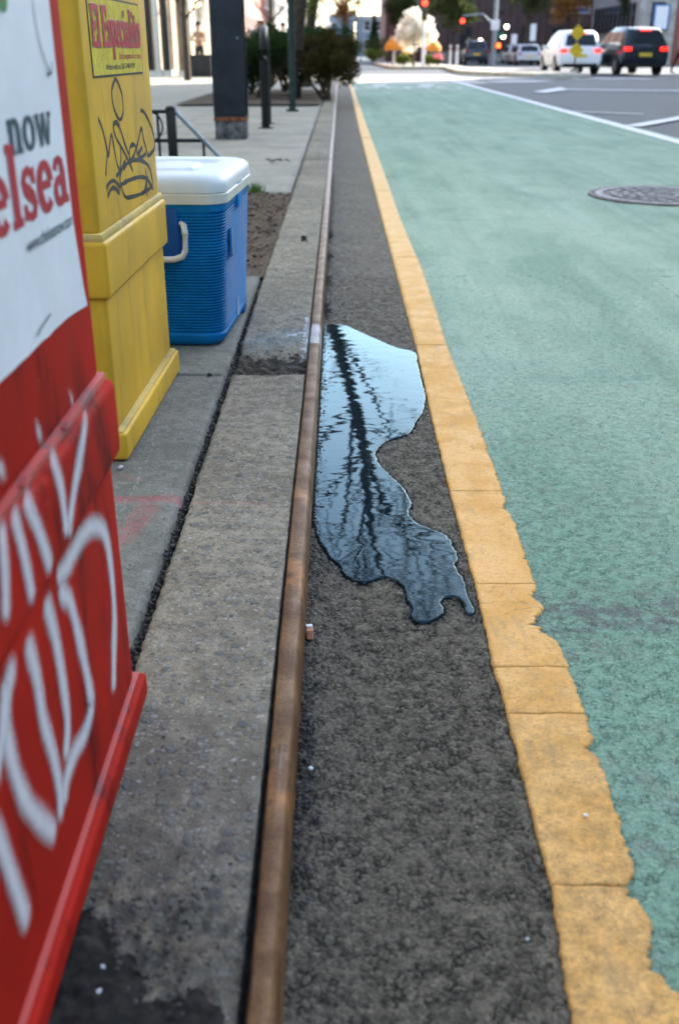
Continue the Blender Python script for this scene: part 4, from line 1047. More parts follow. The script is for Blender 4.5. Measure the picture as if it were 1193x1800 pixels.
hp = [(-.36, 0, 0)] + [(-.36, 0, .3 + .1 * i) for i in range(6)] + [(-.36 * math.cos(a), 0, .82 + .19 * math.sin(a)) for a in [i * math.pi / 12 for i in range(1, 12)]] + [(.36, 0, .8 - .1 * i) for i in range(6)] + [(.36, 0, 0)]
MB().tube(hp, .045, 12).build('hoop', M['black'], br, smooth=True)
for sx in (-.36, .36): MB().tube([(sx, 0, 0), (sx, 0, .012)], .085, 16).build('foot_plate', M['black'], br)
pp = at(515, 195, 15.5)
sp = empty('sign_pole', (pp.x, 15.5, ZS), label='dark green sign pole in front of the yew shrubs', cat='pole')
MB().tube([(0, 0, 0), (.01, 0, 3.2)], .050, 12).build('post', M['polegreen'], sp, smooth=True)
MB().tube([(0, 0, 0), (0, 0, .03)], .09, 14).build('base_collar', M['polegreen'], sp)
MB().box(-.15, .15, -.06, -.055, 2.5, 3.0).build('sign_plate', M['signgrn'], sp)

# ---------------------------------------------------------------- vegetation
def leaf_cloud(name, blobs, n, size, m, parent=None, seed=1, flat=1.0, shell=.55, **k):
    rs = np.random.RandomState(seed); B = np.array(blobs, dtype=float); wts = B[:, 3] ** 2; wts /= wts.sum()
    idx = rs.choice(len(B), n, p=wts); d = rs.normal(size=(n, 3)); d /= np.linalg.norm(d, axis=1)[:, None]
    rad = (shell + (1 - shell) * rs.rand(n)) ** .8 * (1 + .16 * rs.normal(size=n))
    C = B[idx, :3] + d * (B[idx, 3] * rad)[:, None] * np.array([1, 1, flat])
    t = rs.normal(size=(n, 3)); t /= np.linalg.norm(t, axis=1)[:, None]; u = np.cross(t, rs.normal(size=(n, 3))); u /= np.linalg.norm(u, axis=1)[:, None]
    s = size * (.6 + .8 * rs.rand(n))[:, None]
    V = np.stack([C - t*s, C - u*s*.45, C + t*s, C + u*s*.45], 1).reshape(-1, 3); F = np.arange(4*n).reshape(n, 4)
    return link(name, np_mesh(name, V, F, m), parent, **k)
def blobs(seed, c, rx, ry, rz, n, r0, r1):
    r = random.Random(seed); out = []
    for _ in range(n):
        d = Vector((r.gauss(0, 1), r.gauss(0, 1), r.gauss(0, 1))).normalized() * r.uniform(.3, 1)
        out.append((c[0] + d.x * rx, c[1] + d.y * ry, c[2] + d.z * rz, r.uniform(r0, r1)))
    return out
def branches(s, p, d, L, r0, depth, rr, spread=.6, up=.12, tips=None, sides=5):
    n = 4; pts = [p]; rads = [r0]; q = p
    for i in range(n):
        d = (d + Vector((rr.gauss(0, .13), rr.gauss(0, .13), rr.gauss(0, .06) + up * .3))).normalized(); q = q + d * L / n
        pts.append(q); rads.append(r0 * (1 - .42 * (i + 1) / n))
    s.tube(pts, rads, sides, cap=False)
    if tips is not None and depth <= 1: tips.append(q)
    if depth == 0: return
    for k in range(rr.choice((2, 3, 3))):
        a = Vector((rr.gauss(0, 1), rr.gauss(0, 1), rr.gauss(0, .6))).normalized()
        nd = (d + a * spread + Vector((0, 0, up))).normalized(); st = pts[rr.choice((2, 3, 4, 4))]
        branches(s, st, nd, L * rr.uniform(.62, .88), r0 * .60, depth - 1, rr, spread, up, tips, max(3, sides - 1))
def shrub(X, Y, w_, h_, seed, m, label):
    t = empty('yew_shrub', (X, Y, .08), label=label, cat='shrub', group='yew shrubs in the kerbside bed')
    r = random.Random(seed); s = MB(); tips = []
    for k in range(4): branches(s, Vector((r.uniform(-.08, .08), r.uniform(-.08, .08), 0)), Vector((r.gauss(0, .6), r.gauss(0, .6), 1)).normalized(), h_ * .42, .035, 2, r, .8, .1, tips)
    s.build('stems', M['bark'], t)
    leaf_cloud('foliage', blobs(seed, (0, 0, h_ * .60), w_ * .40, w_ * .40, h_ * .32, 32, h_ * .10, h_ * .22), 15000, .027, m, t, seed)
SH = [(-1.45, 19.6, 1.1, 1.15, 'yew', 'dense dark yew shrub furthest left, behind the hoop bike rack'),
      (-.80, 20.6, 1.1, 1.12, 'yew', 'dense dark yew shrub around the foot of the leaning tree'),
      (-.20, 19.2, 1.15, 1.10, 'yewbrown', 'bronze tinged yew shrub overhanging the curb beyond the sign pole'),
      (-.30, 21.8, 1.2, 1.25, 'yew', 'tall dark yew shrub at the kerb behind the bronze one'),
      (-1.15, 22.6, 1.3, 1.25, 'yew', 'broad dark yew shrub at the back of the planting bed'),
      (-1.75, 21.3, 1.0, 1.0, 'yewbrown', 'low bronze green yew at the pavement side of the bed')]
for i, (X, Y, w_, h_, m, lb) in enumerate(SH): shrub(X, Y, w_ * 1.22, h_ * 1.08, 40 + i, M[m], lb)

tr = empty('street_tree', (-.8, 19.05, .09), label='bare street tree leaning over the kerb from among the yew shrubs', cat='tree')
def T(*p): return [Vector((x + .8, y - 19.05, z - .09)) for x, y, z in p]
s = MB(); main = T((-.8,19.05,0),(-.76,19.05,.9),(-.66,19,1.8),(-.45,19,2.8),(-.14,19,4.0),(.10,19,4.8),(.30,19,5.6),(.48,19,6.6),(.60,19,7.5))
s.tube(main, [.15, .13, .125, .12, .112, .105, .095, .08, .06], 10)
s2 = T((-.45,19,2.8),(-.22,18.9,3.6),(.0,18.9,4.3),(.2,18.85,5.0),(.45,18.8,5.9),(.55,18.8,6.7),(.62,18.8,7.4)); s.tube(s2, [.09, .088, .082, .076, .068, .056, .042], 8)
s3 = T((-.10,18.9,3.9),(.25,18.8,4.5),(.62,18.7,5.2),(.95,18.7,5.9),(1.15,18.7,6.6)); s.tube(s3, [.055, .048, .04, .034, .028], 6)
s.build('trunk', M['bark'], tr, smooth=True)
rr = random.Random(12); s = MB(); tips = []
def limb(p, ang, L, r0, dep=3, nsub=4):
    d = Vector((math.sin(R(ang)), rr.uniform(-.12, .12), math.cos(R(ang)))); pts = [p]; rads = [r0]; q = p; n = 7
    for i in range(n):
        d = (d + Vector((rr.gauss(0, .10), rr.gauss(0, .08), rr.gauss(0, .03) + .03))).normalized(); q = q + d * L / n; pts.append(q); rads.append(r0 * (1 - .72 * (i + 1) / n))
    s.tube(pts, rads, 6, cap=False); tips.append(q)
    for k in range(nsub):
        j = 2 + k * (n - 2) // nsub; sg = 1 if k % 2 else -1
        branches(s, pts[j], (d + Vector((sg * .75, rr.gauss(0, .3), .1))).normalized(), L * .30, rads[j] * .62, dep, rr, .55, .14, tips)
for k, ang in enumerate((-46, -30, -18, -7, 3, 12, 22, 34, 48)): limb(main[6 + (k % 3)], ang, rr.uniform(3.2, 4.6), .052, 3, 4)
for p, ang, L, r0 in ((main[5], -55, 2.4, .034), (s2[4], 60, 2.2, .034), (s3[-1], 20, 2.4, .030), (s3[-2], 55, 1.8, .024), (s3[2], 65, 1.5, .02), (main[4], -48, 1.8, .024), (main[3], -62, 1.4, .018), (main[4], 52, 1.2, .016)): limb(p, ang, L, r0, 2, 4)
s.build('branches', M['bark'], tr)
M['bud'] = leafmat('spring_bud', (.030, .028, .015), (.060, .055, .025))
leaf_cloud('buds', [(q.x, q.y, q.z, .22) for q in tips], 16000, .016, M['bud'], tr, 4, shell=.05)

def tree(X, Y, h, crown, m, label, seed, nleaf=6000, size=.07, z0=.06, grp=None, lean=0, cat='tree', depth=3, name='street_tree', cz=.66, fl=1.0):
    t = empty(name, (X, Y, z0), label=label, cat=cat, group=grp); r = random.Random(seed); s = MB(); tips = []
    p = [Vector((0, 0, 0)), Vector((lean * .2, 0, h * .15)), Vector((lean * .6, 0, h * .32)), Vector((lean, 0, h * .48))]
    s.tube(p, [h * .022, h * .018, h * .015, h * .012], 8).build('trunk', M['bark'], t, smooth=True)
    s = MB()
    for k in range(5):
        a = k * 1.257 + r.uniform(-.3, .3); branches(s, p[-1 if k % 2 else -2], Vector((math.cos(a), math.sin(a), 1.1)).normalized(), h * .2, h * .007, depth, r, .6, .15, tips, 4)
    s.build('branches', M['bark'], t)
    if nleaf: leaf_cloud('crown', blobs(seed, (lean, 0, h * cz), crown * .4, crown * .4, h * .26, 34, crown * .07, crown * .17), nleaf, size, m, t, seed, shell=.2, flat=fl)
    return t
tree(-.85, 26.5, 7.0, 2.6, M['leaf'], 'slim tree with sparse new leaves behind the yew bed', 3, 3200, .05, lean=.5, cz=.42)
tree(-4.6, 33, 5.2, 3.4, M['blossom'], 'white flowering tree on the sunny pavement beyond the column', 4, 9000, .06)
tree(-3.2, 52, 6.5, 4.0, M['orangeleaf'], 'tree with pale orange blossom by the left pavement', 6, 3500, .07)
tree(-1.6, 62, 4.6, 3.4, M['blossom'], 'pale blossom tree on the left pavement left of the far street gap', 8, 4000, .07)
tree(.6, 105, 7.5, 5.0, M['orangeleaf'], 'small orange tree far down the left side of the street', 9, 2500, .12)
tree(-2.2, 85, 9.5, 5.0, M['leafdark'], 'dull green tree in front of the far grey houses', 10, 4000, .12)
fp = at(727, 118, 63)
tree(fp.x, 63, 3.5, 2.9, M['blossom'], 'bright white flowering tree on the planted island behind the signal', 15, 15000, .065, cz=.58)
tree(15.0, 88, 9.0, 7.0, M['leafdark'], 'large dull green street tree in front of the brown brick building', 16, 9000, .12)
tree(9.2, 90, 6.5, 4.5, M['leafdark'], 'small dull green tree left of the grey signal mast', 17, 5000, .11)
tree(5.6, 99, 6.5, 4.5, M['leafdark'], 'dull green tree in front of the mauve brick house', 19, 4500, .11)
tree(20.5, 100, 7.5, 5.5, M['orangeleaf'], 'bronze leaved tree before the right end of the brown brick block', 21, 4500, .11)
tree(26, 96, 7.5, 6, M['leafdark'], 'dull green tree beyond the black car near the red brick shops', 18, 5000, .12)
def bush(X, Y, w_, h_, seed, m, label, z0=.12, n=3500, size=.05, cat='bush', name='bush'):
    t = empty(name, (X, Y, z0), label=label, cat=cat); s = MB(); r = random.Random(seed); tips = []
    for k in range(3): branches(s, Vector((0, 0, 0)), Vector((r.gauss(0, .5), r.gauss(0, .5), 1)).normalized(), h_ * .4, .03, 1, r, .8, .1, tips, 4)
    s.build('stems', M['bark'], t); leaf_cloud('foliage', blobs(seed, (0, 0, h_ * .52), w_ * .42, w_ * .42, h_ * .32, 18, h_ * .12, h_ * .26), n, size, m, t, seed)
q = at(662, 112, 85); bush(q.x, 85, 2.6, 1.1, 31, M['leaf'], 'clipped light green hedge bush left of the orange umbrella', n=4000)
q = at(655, 110, 95); bush(q.x, 95, 3.2, 2.4, 32, M['leafdark'], 'rounded dark bush under the narrow conifer')
q = at(658, 100, 100)
cf = empty('conifer', (q.x, 100, .1), label='narrow dark conifer standing in the far street gap', cat='tree')
MB().tube([(0, 0, 0), (0, 0, 4.4)], [.12, .03], 8).build('trunk', M['bark'], cf)
leaf_cloud('foliage', [(0, 0, .7 + .22 * k, .62 - .032 * k) for k in range(17)], 5000, .07, M['yew'], cf, 3)
for u, lb, sd in ((712, 'low green planting at the foot of the flowering tree', 34), (772, 'pink and green flowers in the island planter', 35), (757, 'green planting right of the signal pole', 36)):
    q = at(u, 118, 63.5); bush(q.x, 63.5 + rnd.uniform(0, 1), 1.0, .7, sd, M['leaf'] if u != 772 else M['leafdark'], lb, n=1500, size=.05)
    if u == 772: leaf_cloud('pink_flowers', blobs(5, (q.x, 63.2, .65), .3, .3, .15, 6, .08, .14), 300, .05, mat('pink_petal', (.70, .22, .28), .8), None, 6, label='patch of pink flowers on the island planter', cat='flowers')

# ---------------------------------------------------------------- traffic islands
def island(pts, label, z=.14):
    t = empty('traffic_island', **ST); poly = pts
    MB().prism(poly, 'z', -.015, z).build('kerb', M['kerb'], t, bev=.02)
    c = Vector((sum(p[0] for p in pts) / len(pts), sum(p[1] for p in pts) / len(pts)))
    inner = [tuple(c + (Vector(p) - c) * .95) for p in pts]
    MB().prism(inner, 'z', z - .01, z + .004).build('paving', M['walk'], t); return t
a = ground(800, 122, .14); b = ground(1052, 131, .14)
island([(a[0] + .3, a[1] - 5), (a[0] + 2, a[1] - 9), (b[0] - 2.2, b[1] + .3), (b[0] - .5, b[1] + .2), (b[0], b[1] + 1.2), (b[0] - .2, b[1] + 12), (a[0] + .6, a[1] + 12), (a[0] - .1, a[1] - 2)], '')
island([(2.9, 61.2), (3.3, 60.4), (6.4, 60.4), (6.9, 61.4), (6.6, 84), (2.6, 84)], '')

# ---------------------------------------------------------------- cars
def suv(name, label, X, Y, paint, L=4.65, W_=1.86, H=1.70, rz=0, lit=True, z=0.0):
    t = empty(name, (X, Y, z), rz, label=label, cat='car'); hw = W_ / 2; k = L / 4.65; kh = H / 1.70
    St = [(0.00, .34, .62, .62, .80, .60), (.03, .30, .80, .80, .82, .66), (.07, .28, .92, 1.0, .84, .74), (.14, .27, 1.0, 1.06, .80, .74), (.34, .26, 1.0, 1.58, .66, .58), (.55, .26, 1.0, 1.66, .70, .62),
          (1.0, .25, 1.0, 1.70, .70, .62), (2.0, .25, 1.0, 1.70, .70, .62), (2.6, .25, 1.0, 1.63, .69, .61), (3.35, .25, 1.0, 1.08, .76, .68), (3.5, .25, .98, 1.03, .80, .70), (4.2, .26, .90, .95, .78, .66), (4.5, .28, .80, .82, .74, .60), (4.65, .34, .60, .62, .66, .50)]
    rings = []
    for y, zb, belt, zr, wt, wt2 in St:
        c = 1.0 if .07 <= y <= 4.3 else .93
        half = [(hw * .80 * c, zb), (hw * .95 * c, zb + .08), (hw * c, min(belt, .62)), (hw * .985 * c, belt), (wt * hw / .93, max(belt, zr - .07)), (wt2 * hw / .93, zr)]
        P = [(x, y * k, q * kh) for x, q in half] + [(0, y * k, (zr + .012) * kh)] + [(-x, y * k, q * kh) for x, q in half[::-1]] + [(0, y * k, zb * kh)]
        rings.append(P)
    loft(rings, 'body', paint, t)
    def gl(nm, pts, m, parent=t): 
        c = sum((Vector(p) for p in pts), Vector()) / len(pts); n_ = (Vector(pts[1]) - Vector(pts[0])).cross(Vector(pts[2]) - Vector(pts[0])).normalized()
        if n_.dot(c - Vector((0, 2.3, .9))) < 0: n_ = -n_
        a = [Vector(p) + n_ * .014 for p in pts]; b_ = [Vector(p) - n_ * .02 for p in pts]; s = MB(); m_ = len(a)
        s.add(a + b_, [tuple(range(m_)), tuple(range(m_, 2*m_))[::-1]] + [(i, (i+1) % m_, m_+(i+1) % m_, m_+i) for i in range(m_)]); return s.build(nm, m, parent)
    gl('rear_window', [(-.66, .165 * k, 1.10 * kh), (.66, .165 * k, 1.10 * kh), (.57, .330 * k, 1.54 * kh), (-.57, .330 * k, 1.54 * kh)], M['glass'])
    for sx in (-1, 1):
        for y0, y1, y2, y3 in ((.50, 1.30, 1.30, .62), (1.38, 2.22, 2.22, 1.38), (2.30, 3.12, 2.52, 2.30)):
            gl('side_window', [(sx * hw * .975, y0 * k, 1.03 * kh), (sx * hw * .975, y1 * k, 1.03 * kh), (sx * .725 * hw / .93, y2 * k, 1.54 * kh), (sx * .725 * hw / .93, y3 * k, 1.54 * kh)], M['glass'])
        MB().box(min(sx * .58, sx * .86) * hw / .93, max(sx * .58, sx * .86) * hw / .93, -.012, .10, .86 * kh, .99 * kh).build('tail_light', M['taillit'] if lit else mat('dim_lamp', (.3, .01, .01), .3), t, bev=.01)
        MB().box(*sorted((sx * hw * .98, sx * (hw + .16))), 2.95 * k, 3.07 * k, 1.0 * kh, 1.13 * kh).build('mirror', paint, t, bev=.02)
        for yy in (.85, 3.75):
            wv = MB().tube([(sx * (hw - .24), yy * k, .34), (sx * (hw + .005), yy * k, .34)], .345, 28).build('wheel', M['tyre'], t, bev=.02)
            MB().tube([(sx * (hw - .02), yy * k, .34), (sx * (hw + .015), yy * k, .34)], .22, 20).build('rim', M['alloy'], wv)
            s = MB(); n_ = 18
            pa = [(.42 * math.cos(math.pi * i / n_), .34 + .42 * math.sin(math.pi * i / n_)) for i in range(n_ + 1)]
            s.prism([(yy * k + p[0], p[1]) for p in pa], 'x', *sorted((sx * (hw - .10), sx * (hw + .004)))); s.build('wheel_arch', M['tyre'], t)
    MB().box(-hw * .78, hw * .78, -.015, .06, .27 * kh, .42 * kh).build('bumper', M['tyre'], t, bev=.015)
    MB().box(-.26, .26, -.025, .02, .66 * kh, .79 * kh).build('number_plate', M['plate'], t)
    MB().box(-.22, .22, .27 * k, .34 * k, 1.565 * kh, 1.60 * kh).build('brake_light', M['taillit'] if lit else M['tyre'], t)
    for sx in (-1, 1): MB().tube([(sx * .60, .7 * k, 1.70 * kh), (sx * .60, 2.3 * k, 1.71 * kh)], .018, 6).build('roof_rail', M['galv'], t)
    return t
q = at(1018, 128, 46.5); suv('parked_car', 'white car with lit tail lights behind the yellow marker sign', q.x, 46.5, M['carwhite'])
q = at(1131, 130, 45.0); suv('parked_car', 'black car with lit brake lights at the right edge of the road', q.x, 45.0, M['carblack'], 4.9, 1.95, 1.80, rz=R(4))
q = at(838, 112, 84); suv('parked_car', 'dark navy car waiting far off beside the flower planter', q.x, 84, M['carnavy'], lit=False)
q = at(927, 118, 62); suv('parked_car', 'silver car far off left of the white car', at(930, 116, 80).x, 80, M['carsilver'], H=1.4, lit=False)
q = at(905, 116, 72); suv('parked_car', 'second silver car partly hidden behind the nearer silver one', at(912, 115, 90).x, 90, M['carsilver'], H=1.4, lit=False)

# ---------------------------------------------------------------- signals and signs
def signal_head(parent, x, y, z, back=False):
    h = MB().box(x - .17, x + .17, y - .12, y + .12, z, z + 1.05).build('signal_head', M['sigbody'], parent, bev=.02)
    for i, m in enumerate((M['glass'], M['glass'], M['redlit'])):
        MB().tube([(x, y - .125, z + .19 + .33 * i), (x, y - .150, z + .19 + .33 * i)], .15 if m is M['redlit'] else .12, 18).build('lens', m, h)
        s = MB(); s.tube([(x + .155 * math.cos(a), y - .13, z + .19 + .33 * i + .155 * math.sin(a)) for a in [math.pi * k / 10 for k in range(11)]], .012, 4); s.build('visor', M['sigbody'], h)
q = at(743, 120, 60.9)
t = empty('traffic_signal', (q.x, 60.9, .1), label='pole mounted traffic signal showing red in front of the flowering tree', cat='traffic light')
MB().tube([(0, 0, 0), (0, 0, 3.3)], [.085, .065], 12).build('pole', M['signwht'], t, smooth=True); signal_head(t, 0, -.1, 2.35)
q = at(866, 116, 80)
t = empty('traffic_signal', (q.x, 80, 0), label='tall grey signal mast with arm, white sign and red hand signal', cat='traffic light')
MB().tube([(0, 0, 0), (0, 0, 7.5)], [.19, .13], 12).build('pole', M['galv'], t, smooth=True)
a = at(813, 38, 80); b = at(866, 42, 80)
MB().tube([(0, 0, b.z - .2), (-.9, 0, a.z + .5), (a.x - q.x, 0, a.z + .35)], [.07, .06, .05], 8).build('arm', M['galv'], t, smooth=True)
signal_head(t, a.x - q.x, -.1, at(813, 60, 80).z)
z0 = at(866, 53, 80).z; z1 = at(866, 35, 80).z
MB().box(-.3, .3, -.22, -.20, z0, z1).build('white_sign', M['signwht'], t, bev=.01)
z0 = at(866, 64, 80).z; MB().box(-.1, .75, -.05, -.03, z0, z0 + .25).build('street_sign', M['signgrn'], t)
z0 = at(872, 80, 80).z; hd = MB().box(.10, .50, -.3, -.1, z0 - .22, z0 + .22).build('pedestrian_signal', M['sigbody'], t, bev=.02)
MB().box(.16, .44, -.315, -.302, z0 - .14, z0 + .14).build('lit_hand', M['orangelit'], hd)
q = at(1009, 128, 43.6)
t = empty('island_sign', (q.x, 43.6, .14), label='post on the island nose with two yellow diamond plates', cat='sign')
MB().tube([(0, 0, 0), (0, 0, 1.95)], .035, 8).build('post', M['frame'], t)
for z in (1.42, .78): MB().prism([(0, z - .30), (.30, z), (0, z + .30), (-.30, z)], 'y', -.05, -.038).build('diamond_plate', M['signylw'], t)
MB().box(-.14, .14, -.14, .14, 0, .12).build('base', M['kerb'], t)
# bollards and posts
for i, (u, v0, lb) in enumerate(((791, 114, 'white flexible post left of the planter on the island'), (803, 113, 'white flexible post between planter and navy car'), (692, 119, 'pale post under the orange umbrella'), (748, 116, 'pale post right of the red signal pole'))):
    q = at(u, v0, 66); o = empty('post', (q.x, 66, .0), label=lb, cat='post', group='pale posts on the far island')
    MB().tube([(0, 0, 0), (0, 0, 1.25)], .06, 10).build('shaft', M['signwht'], o); MB().tube([(0, 0, 1.0), (0, 0, 1.1)], .065, 10).build('band', M['orangeleaf'], o)
M['umb'] = mat('orange_canvas', (.55, .22, .03), .8)
def umbrella(u, Y, label, r=.75, h=1.9, m=None):
    q = at(u, 118, Y); t = empty('umbrella', (q.x, Y, .12), label=label, cat='umbrella'); n_ = 12
    MB().tube([(0, 0, 0), (0, 0, h + .4)], .03, 8).build('pole', M['framew'], t)
    s = MB(); v = [(0, 0, h + .35)] + [(r * math.cos(2*math.pi*i/n_) * k, r * math.sin(2*math.pi*i/n_) * k, z) for k, z in ((.5, h + .2), (1, h - .15), (1, h - .4)) for i in range(n_)]
    f = [(0, 1+i, 1+(i+1) % n_) for i in range(n_)] + [(1+j*n_+i, 1+(j+1)*n_+i, 1+(j+1)*n_+(i+1) % n_, 1+j*n_+(i+1) % n_) for j in range(2) for i in range(n_)]
    s.add(v, f); s.build('canopy', m or M['umb'], t)
umbrella(694, 66, 'orange umbrella left of the flowering tree', .62, 1.25)
umbrella(757, 67, 'orange brown umbrella right of the signal pole', .6, 1.2)
umbrella(715, 68, 'small yellow umbrella under the flowering tree', .38, 1.05, M['signylw'])
# litter bin / planter on left pavement
q = at(355, 135, 38); t = empty('planter', (q.x, 38, ZS), label='square black planter on the sunny pavement left of the column', cat='planter')
s = MB(); s.box(-.42, .42, -.4, .4, 0, .66).build('tub', M['frame'], t, bev=.02); MB().box(-.46, .46, -.44, .44, .655, .70).build('rim', M['frame'], t, bev=.01)

# ---------------------------------------------------------------- people
def person(X, Y, label, shirt, pants, h=1.72, rz=0, pose='cross', hair=None, z0=ZS, stride=0.12, grp=None):
    k = h / 1.72; bm = bmesh.new(); V = {}
    def v(n, x, y, z, r, pr=None):
        V[n] = (bm.verts.new((x*k, y*k, z*k)), r*k)
        if pr: bm.edges.new((V[pr][0], V[n][0]))
    v('pel', 0, 0, .96, .145); v('waist', 0, 0, 1.10, .125, 'pel'); v('chest', 0, -.01, 1.30, .150, 'waist'); v('neckb', 0, 0, 1.44, .075, 'chest'); v('neck', 0, 0, 1.50, .055, 'neckb'); v('jaw', 0, -.02, 1.565, .078, 'neck'); v('head', 0, -.015, 1.64, .092, 'jaw')
    for s_, sx in (('l', -1), ('r', 1)):
        v('hip' + s_, sx * .09, 0, .90, .095, 'pel'); v('kn' + s_, sx * .10, -.03 + sx * stride * .6, .50, .062, 'hip' + s_); v('an' + s_, sx * .10, sx * stride, .10, .042, 'kn' + s_); v('toe' + s_, sx * .11, sx * stride - .17, .04, .036, 'an' + s_)
        v('sh' + s_, sx * .175, 0, 1.40, .062, 'chest')
        if pose == 'cross': v('el' + s_, sx * .24, -.04, 1.12, .046, 'sh' + s_); v('wr' + s_, sx * -.02, -.20, 1.16 + sx * .02, .034, 'el' + s_); v('hd' + s_, sx * -.10, -.19, 1.19, .034, 'wr' + s_)
        else: v('el' + s_, sx * .24, .02, 1.13, .046, 'sh' + s_); v('wr' + s_, sx * .25, -.05 - sx * .05, .88, .034, 'el' + s_); v('hd' + s_, sx * .25, -.08 - sx * .06, .79, .034, 'wr' + s_)
    me = bpy.data.meshes.new('body'); names = list(V); bm.verts.index_update(); bm.to_mesh(me); bm.free()
    o = bpy.data.objects.new('tmp', me); col.objects.link(o); md = o.modifiers.new('s', 'SKIN'); sk = me.skin_vertices[0].data
    for i, n_ in enumerate(names): sk[i].radius = (V[n_][1], V[n_][1] * (.72 if n_ in ('pel', 'waist', 'chest') else 1))
    sk[0].use_root = True; o.modifiers.new('b', 'SUBSURF').levels = 2
    dg = bpy.context.evaluated_depsgraph_get(); me2 = bpy.data.meshes.new_from_object(o.evaluated_get(dg)); bpy.data.objects.remove(o)
    me2.materials.clear()
    for m in (M['skin'], shirt, pants, M['frame']): me2.materials.append(m)
    for p in me2.polygons:
        z = p.center.z / k; fw = p.center.y / k; i = 1
        if z > 1.47: i = 0
        elif z < .10: i = 3
        elif z < .97 and abs(p.center.x) / k < .215: i = 2
        if (pose == 'cross' and fw < -.16 and 1.1 < z < 1.3) or (pose != 'cross' and z < .92 and abs(p.center.x) / k > .215): i = 0
        p.material_index = i; p.use_smooth = True
    t = empty('person', (X, Y, z0), rz, label=label, cat='person', group=grp); link('body', me2, t)
    s = bmesh.new(); bmesh.ops.create_uvsphere(s, u_segments=16, v_segments=10, radius=.108 * k)
    for q in s.verts: q.co = Vector((q.co.x, q.co.y * 1.08, q.co.z * 1.02))
    bmesh.ops.delete(s, geom=[q for q in s.verts if q.co.y < -.05 * k and q.co.z < .05 * k], context='VERTS')
    hm = bpy.data.meshes.new('hair'); s.to_mesh(hm); s.free(); hm.materials.append(hair or M['hair']); smooth(hm)
    ho = link('hair', hm, t); ho.location = (0, .012 * k, 1.655 * k)
    for sx in (-1, 1):
        MB().tube([(sx * .033 * k, -.103 * k, 1.645 * k), (sx * .033 * k, -.112 * k, 1.645 * k)], .010 * k, 8).build('eye', M['hair'], t)
    MB().tube([(0, -.10 * k, 1.635 * k), (0, -.128 * k, 1.605 * k)], [.008, .016], 6).build('nose', M['skin'], t)
    return t
M['tan'] = mat('tan_jacket', (.42, .26, .15), .85); M['dpants'] = mat('dark_trousers', (.03, .028, .03), .85); M['blueshirt'] = mat('blue_shirt', (.20, .28, .38), .85)
M['greyshirt'] = mat('grey_shirt', (.30, .31, .31), .85); M['orangevest'] = mat('orange_vest', (.60, .25, .03), .8); M['jeans'] = mat('jeans', (.05, .08, .16), .85); M['blond'] = mat('light_hair', (.35, .2, .1), .6)
q = at(357, 118, 40); person(q.x, 39.4, 'person in tan jacket standing with folded arms behind the black planter', M['tan'], M['dpants'], 1.75, R(15), 'cross')
q = at(460, 100, 36); person(q.x, 36, 'person in blue shirt behind the bike rack, left of three', M['blueshirt'], M['jeans'], 1.70, R(20), 'walk', M['blond'])
q = at(481, 100, 38); person(q.x, 38, 'person in grey shirt behind the yews, middle of three', M['greyshirt'], M['dpants'], 1.66, R(-10), 'walk', M['blond'])
q = at(498, 100, 39); person(q.x, 39.5, 'person in dark clothes behind the yews, right of three', M['dpants'], M['dpants'], 1.72, R(10), 'walk')
q = at(703, 118, 66.3); person(q.x, 66.3, 'person in dark shirt and jeans standing under the orange umbrella', M['dpants'], M['jeans'], 1.6, R(30), 'walk', z0=.14)
q = at(686, 118, 67); person(q.x, 67, 'person in orange vest at the left edge of the island', M['orangevest'], M['dpants'], 1.6, R(-20), 'walk', z0=.14)
q = at(1190, 127, 47); person(q.x, 47, 'person in pale top walking at the right edge beyond the black car', M['greyshirt'], M['dpants'], 1.75, R(70), 'walk', z0=0, stride=.28)

# ---------------------------------------------------------------- buildings
def window_mesh(w_, h_, fr, gm, ax):
    f = MB()
    t = .09
    def bx(a0, a1, z0, z1, d0, d1):
        if ax == '-y': f.box(a0, a1, -d1, -d0, z0, z1)
        elif ax == '+x': f.box(d0, d1, a0, a1, z0, z1)
        else: f.box(-d1, -d0, a0, a1, z0, z1)
    bx(-w_/2, -w_/2 + t, 0, h_, .0, .06); bx(w_/2 - t, w_/2, 0, h_, .0, .06); bx(-w_/2 + t, w_/2 - t, 0, t, .0, .06); bx(-w_/2 + t, w_/2 - t, h_ - t, h_, .0, .06); bx(-w_/2 + t, w_/2 - t, h_ * .5 - .03, h_ * .5 + .03, .0, .05)
    bx(-w_/2 - .1, w_/2 + .1, -.12, -.002, 0, .12)
    fm = f.mesh('window', fr); g = MB()
    if ax == '-y': g.box(-w_/2 + t, w_/2 - t, -.03, -.004, t, h_ - t)
    elif ax == '+x': g.box(.004, .03, -w_/2 + t, w_/2 - t, t, h_ - t)
    else: g.box(-.03, -.004, -w_/2 + t, w_/2 - t, t, h_ - t)
    return fm, g.mesh('pane', gm)
